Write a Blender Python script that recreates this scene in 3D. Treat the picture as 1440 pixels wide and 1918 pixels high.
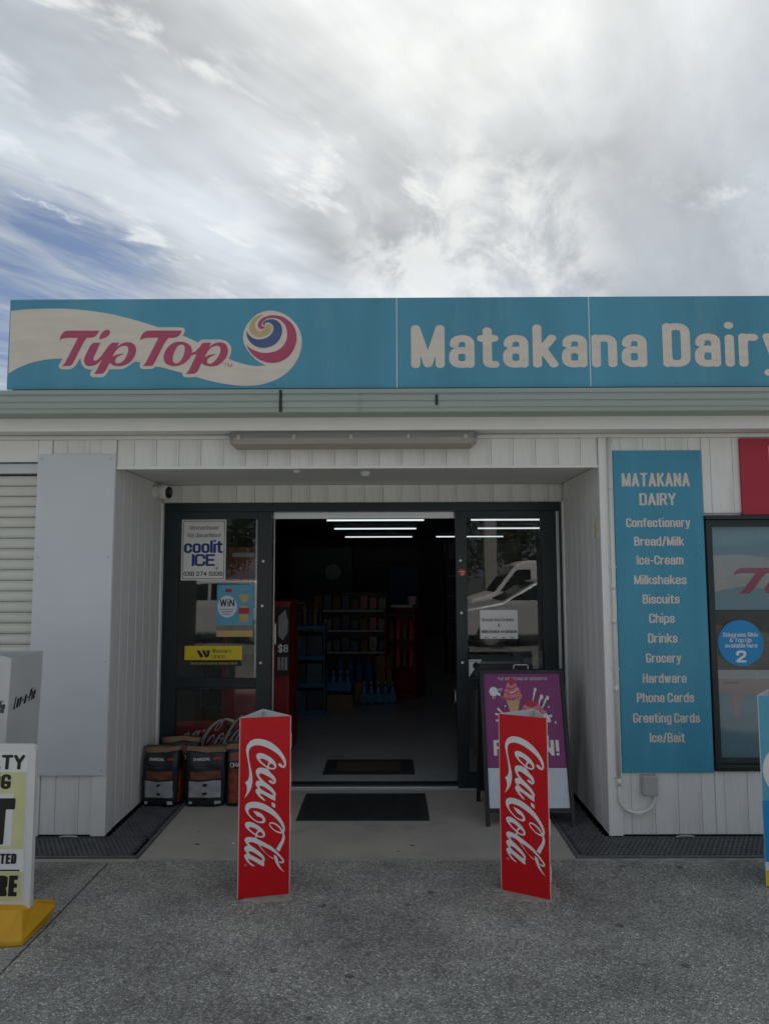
import bpy, bmesh, math, random
import numpy as np
from mathutils import Vector, Matrix
from mathutils.geometry import tessellate_polygon
random.seed(7)
R = math.radians
S = bpy.context.scene
COL = S.collection
for _o in list(bpy.data.objects): bpy.data.objects.remove(_o)

# ------------------------------------------------------------ camera
cam = bpy.data.cameras.new('camera'); CAM = bpy.data.objects.new('camera', cam); COL.objects.link(CAM)
cam.sensor_fit = 'VERTICAL'; cam.sensor_height = 24.0; cam.lens = 24.0 * 1330 / 1918
cam.clip_start = 0.05; cam.clip_end = 2000
CAM.matrix_world = Matrix.Translation((0, 0, 1.58)) @ Matrix.Rotation(R(.34), 4, 'Z') @ Matrix.Rotation(R(95.0), 4, 'X') @ Matrix.Rotation(R(-.17), 4, 'Z')
S.camera = CAM
S.render.engine = 'CYCLES'
S.view_settings.view_transform = 'Standard'; S.view_settings.look = 'None'
S.view_settings.exposure = 1.6; S.view_settings.gamma = 1.0; S.view_settings.use_curve_mapping = False
S.cycles.use_denoising = True; S.cycles.max_bounces = 8; S.cycles.transparent_max_bounces = 12
S.cycles.caustics_reflective = False; S.cycles.caustics_refractive = False

# ------------------------------------------------------------ sky
SUN_EL, SUN_AZ = 47.0, 6.0     # degrees; azimuth to the right of the +Y axis, the sun stands behind the shop
SUN_DIR = Vector((math.sin(R(SUN_AZ)) * math.cos(R(SUN_EL)), math.cos(R(SUN_AZ)) * math.cos(R(SUN_EL)), math.sin(R(SUN_EL))))
W = bpy.data.worlds.new('World'); S.world = W; W.use_nodes = True
nt = W.node_tree; nt.nodes.clear()
def nd(t, **k):
    n = nt.nodes.new(t)
    for a, b in k.items(): setattr(n, a, b)
    return n
def lk(val, sock):
    if isinstance(val, (int, float)): sock.default_value = val
    elif isinstance(val, (tuple, list)): sock.default_value = val
    else: nt.links.new(val, sock)
def M(op, a, b=0.0, c=None, clamp=False):
    n = nd('ShaderNodeMath', operation=op, use_clamp=clamp); lk(a, n.inputs[0]); lk(b, n.inputs[1])
    if c is not None: lk(c, n.inputs[2])
    return n.outputs[0]
def VM(op, a, b=(0, 0, 0)):
    n = nd('ShaderNodeVectorMath', operation=op); lk(a, n.inputs[0]); lk(b, n.inputs[1])
    return n.outputs['Value'] if op == 'DOT_PRODUCT' else n.outputs[0]
def sstep(x, a, b):
    n = nd('ShaderNodeMapRange', interpolation_type='SMOOTHSTEP'); lk(x, n.inputs[0]); n.inputs[1].default_value = a; n.inputs[2].default_value = b
    return n.outputs[0]
def mixc(f, a, b):
    n = nd('ShaderNodeMix', data_type='RGBA'); lk(f, n.inputs[0]); lk(a, n.inputs[6]); lk(b, n.inputs[7]); return n.outputs[2]
def noise(vec, sc, det=6, rough=.55, dist=0.0, off=(0, 0, 0)):
    n = nd('ShaderNodeTexNoise'); n.inputs['Scale'].default_value = sc; n.inputs['Detail'].default_value = det
    n.inputs['Roughness'].default_value = rough; n.inputs['Distortion'].default_value = dist
    lk(VM('ADD', vec, off), n.inputs['Vector']); return n.outputs[0]
sky = nd('ShaderNodeTexSky', sky_type='NISHITA'); sky.sun_disc = False
sky.sun_elevation = R(SUN_EL); sky.sun_rotation = R(SUN_AZ); sky.altitude = 30; sky.air_density = 1.0; sky.dust_density = 0.6; sky.ozone_density = 1.5
tc = nd('ShaderNodeTexCoord'); D = tc.outputs['Generated']
sep = nd('ShaderNodeSeparateXYZ'); lk(D, sep.inputs[0]); dx, dy, dz = sep.outputs
zz = M('ADD', M('MAXIMUM', dz, 0.0), 0.14)
cmb = nd('ShaderNodeCombineXYZ'); lk(M('DIVIDE', dx, zz), cmb.inputs[0]); lk(M('DIVIDE', dy, zz), cmb.inputs[1])
P = cmb.outputs[0]
rot = nd('ShaderNodeMapping', vector_type='POINT'); lk(P, rot.inputs[0]); rot.inputs['Rotation'].default_value = (0, 0, R(-48))
ST = VM('MULTIPLY', rot.outputs[0], (.42, 1.5, 1))                                   # cloud streets run away to the right
streak = noise(ST, 1.5, 7, .58, .5, (3.1, 1.7, 0))
fine = noise(ST, 5.0, 8, .62, .8, (7.3, 2.2, 0))
puff = noise(P, 2.6, 9, .6, .35, (1.3, 4.4, 0))
broad = noise(P, .85, 5, .55, .3, (12.4, 9.1, 0))
mid = noise(ST, 1.1, 4, .5, .3, (9.4, 6.1, 0))
mid2 = noise(P, 1.0, 3, .5, .2, (2.7, 8.3, 0))
bil = noise(D, 7.5, 10, .60, .5, (6.6, 3.3, 0))
tuft = noise(VM('MULTIPLY', rot.outputs[0], (1.5, 2.6, 1)), 3.2, 6, .58, .25, (4.1, 7.7, 0))
glow = M('MAXIMUM', VM('DOT_PRODUCT', D, tuple(SUN_DIR)), 0.0)
g1 = M('POWER', glow, 14.0); g2 = M('POWER', glow, 2.5)
# thickness of the veil: streets of cirrus, thinner towards the left of the shop
GAP = Vector((-.43, .83, .365)).normalized()
gap = sstep(VM('DOT_PRODUCT', D, tuple(GAP)), .968, .999)
veil = M('ADD', M('ADD', M('MULTIPLY', streak, 1.0), M('MULTIPLY', fine, .5)), M('MULTIPLY', puff, .25))
alpha = sstep(M('SUBTRACT', M('ADD', veil, M('MULTIPLY', g2, .30)), M('MULTIPLY', gap, .38)), .46, .86)
alpha = M('MAXIMUM', alpha, .22)
# brightness of the cloud: forward scattered light round the sun, grey where it is thick
lit = M('ADD', M('ADD', M('MULTIPLY', g1, 2.0), M('MULTIPLY', g2, .20)), 1.85)
body = M('ADD', M('MULTIPLY', sstep(streak, .32, .70), .42), .76)                 # long soft bands
grey = M('MULTIPLY', sstep(broad, .46, .66), .38)                                 # thick grey patches
shade = M('MULTIPLY', M('MULTIPLY', lit, body), M('SUBTRACT', 1.0, grey))
wisp = M('MULTIPLY', sstep(tuft, .50, .66), sstep(mid, .47, .60))                 # small combed tufts
heap = sstep(VM('DOT_PRODUCT', D, tuple(Vector((.11, .92, .39)).normalized())), .975, .997)
billow = M('MULTIPLY', sstep(bil, .44, .60), heap)               # heaped cloud
hi = M('MAXIMUM', M('MULTIPLY', wisp, .60), M('MULTIPLY', billow, .62))
shade = M('ADD', shade, M('MULTIPLY', hi, M('SUBTRACT', M('ADD', M('MULTIPLY', g2, .8), 2.7), shade)))
alpha = M('MAXIMUM', alpha, M('MULTIPLY', hi, 1.6, clamp=True))
tint = mixc(M('MULTIPLY', M('ADD', g1, M('MULTIPLY', hi, .6)), 1.3, clamp=True), (.85, .93, 1.035, 1), (.985, 1.0, .99, 1))
cl = VM('SCALE', tint, (0, 0, 0)); nt.links.new(shade, cl.node.inputs['Scale'])
skyd = VM('MULTIPLY', sky.outputs[0], (.13, .165, .215))
final = mixc(alpha, skyd, cl)
bg = nd('ShaderNodeBackground'); lk(final, bg.inputs[0]); bg.inputs[1].default_value = 0.1
wo = nd('ShaderNodeOutputWorld'); nt.links.new(bg.outputs[0], wo.inputs[0])

# ------------------------------------------------------------ sun (veiled by cloud)
sl = bpy.data.lights.new('sun', 'SUN'); sl.energy = 3.0; sl.angle = R(4); sl.color = (1, .96, .9)
SUN = bpy.data.objects.new('sun', sl); COL.objects.link(SUN)
SUN.rotation_euler = (-SUN_DIR).to_track_quat('-Z', 'Y').to_euler(); SUN.location = (2, 12, 20)

# ------------------------------------------------------------ materials
def mat(name, col, rough=.6, var=.08, vs=9.0, bump=0.0, bs=60.0, metal=0.0, rnd=0.0, spec=.4, stretch=(1, 1, 1), dirt=None, dsc=2.5, damt=.5):
    m = bpy.data.materials.new(name); m.use_nodes = True; t = m.node_tree; b = t.nodes['Principled BSDF']
    b.inputs['Roughness'].default_value = rough; b.inputs['Metallic'].default_value = metal; b.inputs['Specular IOR Level'].default_value = spec
    c = tuple(col) + (1,); b.inputs['Base Color'].default_value = c
    tx = t.nodes.new('ShaderNodeTexCoord'); mp = t.nodes.new('ShaderNodeMapping'); mp.inputs['Scale'].default_value = stretch
    t.links.new(tx.outputs['Object'], mp.inputs[0])
    last = None
    if var or rnd:
        n = t.nodes.new('ShaderNodeTexNoise'); n.inputs['Scale'].default_value = vs; n.inputs['Detail'].default_value = 5; t.links.new(mp.outputs[0], n.inputs['Vector'])
        r = t.nodes.new('ShaderNodeMapRange'); r.inputs[1].default_value = .25; r.inputs[2].default_value = .75; r.inputs[3].default_value = 1 - var; r.inputs[4].default_value = 1 + var; t.links.new(n.outputs[0], r.inputs[0])
        f = r.outputs[0]
        if rnd:
            oi = t.nodes.new('ShaderNodeObjectInfo'); r2 = t.nodes.new('ShaderNodeMapRange'); r2.inputs[3].default_value = 1 - rnd; r2.inputs[4].default_value = 1 + rnd; t.links.new(oi.outputs['Random'], r2.inputs[0])
            mm = t.nodes.new('ShaderNodeMath'); mm.operation = 'MULTIPLY'; t.links.new(f, mm.inputs[0]); t.links.new(r2.outputs[0], mm.inputs[1]); f = mm.outputs[0]
        sc = t.nodes.new('ShaderNodeVectorMath'); sc.operation = 'SCALE'; sc.inputs[0].default_value = col; t.links.new(f, sc.inputs['Scale'])
        last = sc.outputs[0]
    if dirt:
        n = t.nodes.new('ShaderNodeTexNoise'); n.inputs['Scale'].default_value = dsc; n.inputs['Detail'].default_value = 8; n.inputs['Roughness'].default_value = .68; t.links.new(mp.outputs[0], n.inputs['Vector'])
        r = t.nodes.new('ShaderNodeMapRange'); r.interpolation_type = 'SMOOTHSTEP'; r.inputs[1].default_value = .5; r.inputs[2].default_value = .78; r.inputs[4].default_value = damt; t.links.new(n.outputs[0], r.inputs[0])
        x = t.nodes.new('ShaderNodeMix'); x.data_type = 'RGBA'; t.links.new(r.outputs[0], x.inputs[0])
        if last: t.links.new(last, x.inputs[6])
        else: x.inputs[6].default_value = c
        x.inputs[7].default_value = tuple(dirt) + (1,); last = x.outputs[2]
    if last: t.links.new(last, b.inputs['Base Color'])
    if bump:
        n = t.nodes.new('ShaderNodeTexNoise'); n.inputs['Scale'].default_value = bs; n.inputs['Detail'].default_value = 4; t.links.new(mp.outputs[0], n.inputs['Vector'])
        bp = t.nodes.new('ShaderNodeBump'); bp.inputs['Strength'].default_value = bump; bp.inputs['Distance'].default_value = .004; t.links.new(n.outputs[0], bp.inputs['Height']); t.links.new(bp.outputs[0], b.inputs['Normal'])
    return m
def emit(name, col, st):
    m = bpy.data.materials.new(name); m.use_nodes = True; b = m.node_tree.nodes['Principled BSDF']
    b.inputs['Base Color'].default_value = (.8, .8, .8, 1); b.inputs['Emission Color'].default_value = tuple(col) + (1,); b.inputs['Emission Strength'].default_value = st
    return m
def glass(name, tint=(.88, .92, .92), ior=1.52, boost=1.55):
    m = bpy.data.materials.new(name); m.use_nodes = True; t = m.node_tree; t.nodes.clear()
    tr = t.nodes.new('ShaderNodeBsdfTransparent'); tr.inputs[0].default_value = tuple(tint) + (1,)
    gl = t.nodes.new('ShaderNodeBsdfGlossy'); gl.inputs['Roughness'].default_value = .006
    fr = t.nodes.new('ShaderNodeFresnel'); fr.inputs[0].default_value = ior
    mu = t.nodes.new('ShaderNodeMath'); mu.operation = 'MULTIPLY'; mu.inputs[1].default_value = boost; mu.use_clamp = True; t.links.new(fr.outputs[0], mu.inputs[0])
    n = t.nodes.new('ShaderNodeTexNoise'); n.inputs['Scale'].default_value = 1.6; tx = t.nodes.new('ShaderNodeTexCoord'); t.links.new(tx.outputs['Object'], n.inputs['Vector'])
    bp = t.nodes.new('ShaderNodeBump'); bp.inputs['Strength'].default_value = .02; bp.inputs['Distance'].default_value = .02; t.links.new(n.outputs[0], bp.inputs['Height']); t.links.new(bp.outputs[0], gl.inputs['Normal'])
    mx = t.nodes.new('ShaderNodeMixShader'); t.links.new(mu.outputs[0], mx.inputs[0]); t.links.new(tr.outputs[0], mx.inputs[1]); t.links.new(gl.outputs[0], mx.inputs[2])
    df = t.nodes.new('ShaderNodeBsdfDiffuse'); df.inputs[0].default_value = (.5, .5, .48, 1)      # film of dust and hand marks
    dn = t.nodes.new('ShaderNodeTexNoise'); dn.inputs['Scale'].default_value = 5.5; dn.inputs['Detail'].default_value = 7; dn.inputs['Roughness'].default_value = .7; t.links.new(tx.outputs['Object'], dn.inputs['Vector'])
    dr = t.nodes.new('ShaderNodeMapRange'); dr.inputs[1].default_value = .42; dr.inputs[2].default_value = .8; dr.inputs[3].default_value = .012; dr.inputs[4].default_value = .085; t.links.new(dn.outputs[0], dr.inputs[0])
    m3 = t.nodes.new('ShaderNodeMixShader'); t.links.new(dr.outputs[0], m3.inputs[0]); t.links.new(mx.outputs[0], m3.inputs[1]); t.links.new(df.outputs[0], m3.inputs[2])
    o = t.nodes.new('ShaderNodeOutputMaterial'); t.links.new(m3.outputs[0], o.inputs[0]); return m
def aggregate(name):
    m = bpy.data.materials.new(name); m.use_nodes = True; t = m.node_tree; b = t.nodes['Principled BSDF']; L = t.links.new
    tx = t.nodes.new('ShaderNodeTexCoord'); P = tx.outputs['Object']
    nz = t.nodes.new('ShaderNodeTexNoise'); nz.inputs['Scale'].default_value = 60; nz.inputs['Detail'].default_value = 3; L(P, nz.inputs['Vector'])
    vm = t.nodes.new('ShaderNodeVectorMath'); vm.operation = 'MULTIPLY_ADD'; vm.inputs[1].default_value = (.010, .010, .010); L(nz.outputs['Color'], vm.inputs[0]); L(P, vm.inputs[2])
    v = t.nodes.new('ShaderNodeTexVoronoi'); v.inputs['Scale'].default_value = 135; v.inputs['Randomness'].default_value = 1; L(vm.outputs[0], v.inputs['Vector'])
    v2 = t.nodes.new('ShaderNodeTexVoronoi'); v2.feature = 'DISTANCE_TO_EDGE'; v2.inputs['Scale'].default_value = 135; L(vm.outputs[0], v2.inputs['Vector'])
    s = t.nodes.new('ShaderNodeSeparateColor'); L(v.outputs['Color'], s.inputs[0])
    cr = t.nodes.new('ShaderNodeValToRGB'); e = cr.color_ramp.elements
    e[0].position = 0; e[0].color = (.16, .162, .148, 1); e[1].position = 1; e[1].color = (.80, .785, .72, 1)
    for p, c in ((.3, (.30, .298, .274, 1)), (.55, (.41, .405, .372, 1)), (.8, (.53, .52, .475, 1))): k = e.new(p); k.color = c
    L(s.outputs[0], cr.inputs[0])
    ed = t.nodes.new('ShaderNodeMapRange'); ed.inputs[1].default_value = .02; ed.inputs[2].default_value = .16; L(v2.outputs['Distance'], ed.inputs[0])
    mx = t.nodes.new('ShaderNodeMix'); mx.data_type = 'RGBA'; L(ed.outputs[0], mx.inputs[0]); mx.inputs[6].default_value = (.31, .306, .28, 1); L(cr.outputs[0], mx.inputs[7])
    # worn and stained patches
    big = t.nodes.new('ShaderNodeTexNoise'); big.inputs['Scale'].default_value = 1.7; big.inputs['Detail'].default_value = 7; big.inputs['Roughness'].default_value = .65; L(P, big.inputs['Vector'])
    bm = t.nodes.new('ShaderNodeMapRange'); bm.inputs[1].default_value = .3; bm.inputs[2].default_value = .72; bm.inputs[3].default_value = .58; bm.inputs[4].default_value = 1.28; L(big.outputs[0], bm.inputs[0])
    sp = t.nodes.new('ShaderNodeTexVoronoi'); sp.inputs['Scale'].default_value = 4.2; L(P, sp.inputs['Vector'])
    sn = t.nodes.new('ShaderNodeMapRange'); sn.interpolation_type = 'SMOOTHSTEP'; sn.inputs[1].default_value = .06; sn.inputs[2].default_value = .11; sn.inputs[3].default_value = .5; L(sp.outputs['Distance'], sn.inputs[0])
    st = t.nodes.new('ShaderNodeTexNoise'); st.inputs['Scale'].default_value = 2.6; st.inputs['Detail'].default_value = 9; st.inputs['Roughness'].default_value = .72; st.inputs['Distortion'].default_value = .6
    so = t.nodes.new('ShaderNodeVectorMath'); so.inputs[1].default_value = (3.7, 1.9, 0); L(P, so.inputs[0]); L(so.outputs[0], st.inputs['Vector'])
    sr = t.nodes.new('ShaderNodeMapRange'); sr.interpolation_type = 'SMOOTHSTEP'; sr.inputs[1].default_value = .55; sr.inputs[2].default_value = .66; sr.inputs[3].default_value = 1; sr.inputs[4].default_value = .80; L(st.outputs[0], sr.inputs[0])
    m0 = t.nodes.new('ShaderNodeMath'); m0.operation = 'MULTIPLY'; L(bm.outputs[0], m0.inputs[0]); L(sr.outputs[0], m0.inputs[1])
    m2 = t.nodes.new('ShaderNodeMath'); m2.operation = 'MULTIPLY'; L(m0.outputs[0], m2.inputs[0]); L(sn.outputs[0], m2.inputs[1])
    sc = t.nodes.new('ShaderNodeVectorMath'); sc.operation = 'SCALE'; L(mx.outputs[2], sc.inputs[0]); L(m2.outputs[0], sc.inputs['Scale']); L(sc.outputs[0], b.inputs['Base Color'])
    b.inputs['Roughness'].default_value = .82; b.inputs['Specular IOR Level'].default_value = .3
    bp = t.nodes.new('ShaderNodeBump'); bp.inputs['Strength'].default_value = .8; bp.inputs['Distance'].default_value = .004; L(ed.outputs[0], bp.inputs['Height']); L(bp.outputs[0], b.inputs['Normal'])
    return m
MT = {
 'white': mat('white_painted_boards', (.76, .76, .75), .55, .05, 5, .25, 90, rnd=.035, stretch=(6, 6, 1), dirt=(.50, .50, .47), dsc=2.2, damt=.55),
 'trim': mat('white_painted_trim', (.78, .78, .77), .5, .04, 4, .15, 80, rnd=.03),
 'soffit': mat('white_soffit', (.72, .72, .71), .6, .05, 2),
 'panelgrey': mat('pale_grey_sheet', (.60, .63, .67), .42, .035, 2.2, dirt=(.48, .5, .52), dsc=1.3, damt=.35),
 'slat': mat('cream_roller_steel', (.62, .63, .58), .42, .05, 6, rnd=.03, dirt=(.4, .4, .37), dsc=2, damt=.3, stretch=(.3, 1, 1)),
 'gutter': mat('green_grey_gutter', (.325, .375, .35), .38, .06, 2, stretch=(.25, 3, 6), dirt=(.42, .46, .43), dsc=3, damt=.4),
 'gutterdark': mat('black_sealant', (.02, .022, .024), .6, .1),
 'joinery': mat('dark_green_aluminium', (.012, .022, .027), .36, .1, 3),
 'alu': mat('bare_aluminium', (.55, .56, .56), .35, .06, 8, metal=.8, stretch=(.2, 5, 5)),
 'agg': aggregate('exposed_aggregate'),
 'conc': mat('smooth_concrete', (.37, .355, .31), .7, .18, 2.2, .3, 140, dirt=(.17, .165, .145), dsc=3.4, damt=.6),
 'mortar': mat('pale_mortar', (.33, .315, .28), .85, .2, 14, .6, 120),
 'asphalt': mat('grey_chip_seal', (.11, .11, .108), .85, .2, 3, .4, 200),
 'grate': mat('dark_grate', (.11, .115, .12), .5, .25, 9),
 'pit': mat('dark_channel', (.012, .012, .013), .9, .2),
 'rubber': mat('black_rubber', (.030, .031, .034), .55, .25, 14, .3, 200),
 'coir': mat('brown_coir', (.075, .055, .038), .95, .3, 60, .6, 400),
 'signblue': mat('faded_sign_blue', (.075, .290, .415), .45, .16, 1.1, stretch=(2.2, 1, .5), dirt=(.15, .33, .42), dsc=2.0, damt=.6),
 'signlet': mat('faded_sign_white', (.66, .60, .535), .5, .07, 9, stretch=(.4, 1, 3), dirt=(.52, .47, .42), dsc=5, damt=.45),
 'signpink': mat('faded_pink', (.42, .07, .14), .5, .08, 8),
 'signnavy': mat('faded_navy', (.07, .11, .24), .5, .08, 8),
 'signyel': mat('faded_yellow', (.50, .40, .20), .5, .1, 14),
 'listblue': mat('list_board_blue', (.055, .285, .43), .45, .12, 2.2, dirt=(.14, .34, .43), dsc=2.0, damt=.6, stretch=(2.5, 1, .5)),
 'red': mat('glossy_red_print', (.56, .007, .014), .40, .07, 3, spec=.25, dirt=(.40, .03, .03), dsc=11, damt=.35),
 'redsign': mat('red_sign', (.40, .018, .045), .4, .05, 2),
 'pwhite': mat('print_white', (.74, .74, .74), .45, .04, 10),
 'pcore': mat('white_corflute', (.72, .70, .70), .5, .05, 10),
 'pblack': mat('print_black', (.012, .012, .013), .45, .1),
 'pgrey': mat('print_grey', (.30, .31, .33), .5, .1, 20),
 'purple': mat('purple_print', (.215, .036, .165), .42, .10, 3, dirt=(.29, .06, .22), dsc=1.6, damt=.5),
 'ppink': mat('ice_cream_pink', (.62, .20, .25), .5, .16, 40),
 'pdpink': mat('ice_cream_red', (.45, .035, .06), .5, .16, 40),
 'pcone': mat('wafer_print', (.55, .38, .18), .5, .2, 60),
 'marble': mat('frosted_white_print', (.62, .68, .76), .5, .06, 6, dirt=(.40, .50, .63), dsc=7, damt=.8),
 'frame': mat('black_powder_coat', (.014, .015, .017), .42, .1),
 'steel': mat('steel_wire', (.6, .6, .6), .3, .05, metal=.9),
 'pvc': mat('white_pvc', (.70, .70, .69), .45, .04),
 'boxgrey': mat('grey_plastic', (.42, .43, .42), .5, .05),
 'lampbody': mat('grey_lamp_body', (.27, .275, .265), .5, .08, 4),
 'diffuser': mat('cloudy_diffuser', (.33, .31, .265), .32, .15, 5, stretch=(.4, 2, 2), dirt=(.22, .21, .18), dsc=3, damt=.5),
 'yellow': mat('yellow_plastic', (.62, .33, .012), .48, .09, 6, .2, 60, dirt=(.36, .19, .02), dsc=5, damt=.4),
 'plastic': mat('scuffed_white_plastic', (.68, .68, .68), .5, .05, 6, dirt=(.40, .40, .39), dsc=6, damt=.4),
 'paleyel': mat('pale_yellow_print', (.62, .62, .33), .5, .1, 6),
 'wuyel': mat('yellow_sticker', (.66, .53, .02), .45, .05, 6),
 'navy': mat('navy_print', (.015, .04, .20), .5, .08),
 'totem': mat('silver_grey_print', (.58, .60, .60), .40, .05, 4),
 'paperbag': mat('brown_kraft_paper', (.22, .14, .075), .8, .22, 14, .5, 60),
 'bagblack': mat('black_paper_bag', (.013, .016, .022), .42, .25, 8, .7, 24),
 'ember': mat('ember_photo', (.22, .045, .018), .5, .5, 26, dirt=(.02, .012, .01), dsc=16, damt=.95),
 'emberlight': mat('ember_photo_light', (.15, .052, .032), .5, .4, 30, dirt=(.10, .02, .01), dsc=12, damt=.9),
 'cokeposter': mat('dark_red_poster', (.34, .010, .018), .35, .2, 6, dirt=(.10, .006, .008), dsc=6, damt=.9),
 'skyblue': mat('poster_sky_blue', (.10, .36, .52), .5, .08, 6),
 'sand': mat('poster_sand', (.55, .36, .13), .5, .1, 12),
 'stickblue': mat('bright_blue_sticker', (.008, .25, .56), .4, .05),
 'dotred': mat('red_dot_sticker', (.42, .015, .03), .45, .05),
 'windowfilm': mat('window_film_blue', (.26, .50, .64), .35, .06, 2),
 'filmwhite': mat('window_film_white', (.66, .67, .68), .4, .05),
 'mauve': mat('mauve_print', (.62, .46, .52), .45, .06),
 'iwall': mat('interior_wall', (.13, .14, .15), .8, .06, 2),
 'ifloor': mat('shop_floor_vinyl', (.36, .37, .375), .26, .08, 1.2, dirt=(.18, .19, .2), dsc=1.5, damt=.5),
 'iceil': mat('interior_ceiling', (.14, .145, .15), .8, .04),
 'bluestand': mat('blue_stand', (.02, .095, .22), .5, .08),
 'carton': mat('cardboard', (.17, .11, .06), .8, .12, 9),
 'darkmetal': mat('dark_shelf', (.03, .03, .034), .5, .1),
 'blackbox': mat('drink_carton', (.02, .025, .04), .45, .3, 9),
 'tealbox': mat('teal_pack', (.025, .07, .11), .45, .3, 12),
 'creambox': mat('cream_pack', (.20, .18, .13), .5, .3, 12),
 'waterblue': mat('water_bottle', (.035, .11, .27), .2, .2, 12),
 'bottlecap': mat('blue_cap', (.25, .28, .32), .4, .1),
 'silvercar': mat('silver_car_paint', (.55, .56, .57), .42, .02, 4, metal=.25, spec=.6),
 'vanwhite': mat('white_van_paint', (.74, .74, .73), .5, .03, 3, spec=.6),
 'carglass': mat('car_window', (.012, .014, .016), .06, 0, spec=.6),
 'tyre': mat('tyre_rubber', (.016, .016, .017), .8, .1),
 'leaf': mat('leaf_green', (.050, .085, .026), .6, .35, 1.5, rnd=.15),
 'bark': mat('tree_bark', (.11, .085, .06), .9, .3, 9, .8, 30),
 'pole': mat('weathered_pole', (.34, .33, .30), .8, .12, 4, stretch=(5, 5, .5)),
 'filmpink': mat('window_film_pink', (.55, .05, .15), .4, .05),
 'deepred': mat('dark_red_cabinet', (.22, .010, .018), .4, .08, 3),
 'cream': mat('cream_tag', (.55, .50, .26), .5, .08),
 'glass': glass('clear_glass'),
 'tube': emit('fluorescent_tube', (.86, .95, 1.0), .32),
 'headlamp': mat('lamp_lens', (.7, .7, .72), .1, .02),
}

# ------------------------------------------------------------ mesh helpers
def finish(name, V, F, m, parent=None, loc=(0, 0, 0), smooth=False, mats=None, fm=None):
    me = bpy.data.meshes.new(name); me.from_pydata([tuple(v) for v in V], [], F)
    for x in (mats or [m]): me.materials.append(MT[x] if isinstance(x, str) else x)
    if fm: me.polygons.foreach_set('material_index', fm)
    if smooth: me.polygons.foreach_set('use_smooth', [True] * len(me.polygons))
    me.update()
    o = bpy.data.objects.new(name, me); COL.objects.link(o); o.parent = parent; o.location = loc
    return o
class MB:
    def __init__(s, T=None): s.v = []; s.f = []; s.m = []; s.T = T
    def add(s, V, F, mi=0):
        b = len(s.v); s.v += [tuple(s.T(*v)) if s.T else tuple(v) for v in V]; s.f += [tuple(b + i for i in f) for f in F]; s.m += [mi] * len(F); return s
    def box(s, x0, x1, y0, y1, z0, z1, mi=0, ch=0):
        if ch:
            bm = bmesh.new(); bmesh.ops.create_cube(bm, size=1)
            for q in bm.verts: q.co = ((x0 + x1) / 2 + q.co.x * (x1 - x0), (y0 + y1) / 2 + q.co.y * (y1 - y0), (z0 + z1) / 2 + q.co.z * (z1 - z0))
            bmesh.ops.bevel(bm, geom=bm.edges[:], offset=ch, segments=2, affect='EDGES', profile=.6)
            bm.verts.index_update(); s.add([q.co[:] for q in bm.verts], [[q.index for q in f.verts] for f in bm.faces], mi); bm.free(); return s
        V = [(x0, y0, z0), (x1, y0, z0), (x1, y1, z0), (x0, y1, z0), (x0, y0, z1), (x1, y0, z1), (x1, y1, z1), (x0, y1, z1)]
        return s.add(V, [(0, 3, 2, 1), (4, 5, 6, 7), (0, 1, 5, 4), (1, 2, 6, 5), (2, 3, 7, 6), (3, 0, 4, 7)], mi)
    def tube(s, pts, r, n=10, mi=0, cap=True):
        pts = [Vector(p) for p in pts]; rr = r if isinstance(r, (list, tuple)) else [r] * len(pts); V = []; F = []
        up = None
        for i, p in enumerate(pts):
            d = (pts[min(i + 1, len(pts) - 1)] - pts[max(i - 1, 0)]).normalized()
            if up is None: up = Vector((0, 0, 1)) if abs(d.z) < .9 else Vector((1, 0, 0))
            a = d.cross(up).normalized(); up = a.cross(d).normalized()
            for k in range(n):
                t = 2 * math.pi * k / n; V.append(p + a * math.cos(t) * rr[i] + up * math.sin(t) * rr[i])
        for i in range(len(pts) - 1):
            for k in range(n): F.append((i * n + k, i * n + (k + 1) % n, (i + 1) * n + (k + 1) % n, (i + 1) * n + k))
        if cap: F.append(tuple(range(n - 1, -1, -1))); F.append(tuple((len(pts) - 1) * n + k for k in range(n)))
        return s.add(V, F, mi)
    def prism(s, poly, a, b, axis='x', mi=0):
        n = len(poly)
        mk = {'x': lambda t, p: (t, p[0], p[1]), 'y': lambda t, p: (p[0], t, p[1]), 'z': lambda t, p: (p[0], p[1], t)}[axis]
        V = [mk(a, p) for p in poly] + [mk(b, p) for p in poly]
        F = [(i, (i + 1) % n, n + (i + 1) % n, n + i) for i in range(n)] + [tuple(range(n - 1, -1, -1)), tuple(range(n, 2 * n))]
        return s.add(V, F, mi)
    def build(s, name, m, parent=None, loc=(0, 0, 0), smooth=False):
        o = finish(name, s.v, s.f, m if not isinstance(m, list) else m[0], parent, loc, smooth, m if isinstance(m, list) else None, s.m if isinstance(m, list) else None)
        bm = bmesh.new(); bm.from_mesh(o.data); bmesh.ops.recalc_face_normals(bm, faces=bm.faces); bm.to_mesh(o.data); bm.free()
        return o
def thing(name, label, cat, loc=(0, 0, 0), rotz=0, group=None):
    o = bpy.data.objects.new(name, None); COL.objects.link(o); o.location = loc; o.rotation_euler = (0, 0, rotz); o.empty_display_size = .1
    o['label'] = label; o['category'] = cat
    if group: o['group'] = group
    return o
def tag(o, label, cat, group=None):
    o['label'] = label; o['category'] = cat
    if group: o['group'] = group
    return o
def struct(o): o['kind'] = 'structure'; return o
def clone(root, loc, rotz=None, label=None):
    r = root.copy(); COL.objects.link(r); r.location = loc
    if rotz is not None: r.rotation_euler = (0, 0, rotz)
    if label: r['label'] = label
    for c in [o for o in bpy.data.objects if o.parent is root]:
        d = c.copy(); COL.objects.link(d); d.parent = r
        for e in [o for o in bpy.data.objects if o.parent is c]:
            q = e.copy(); COL.objects.link(q); q.parent = d
    return r

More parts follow.
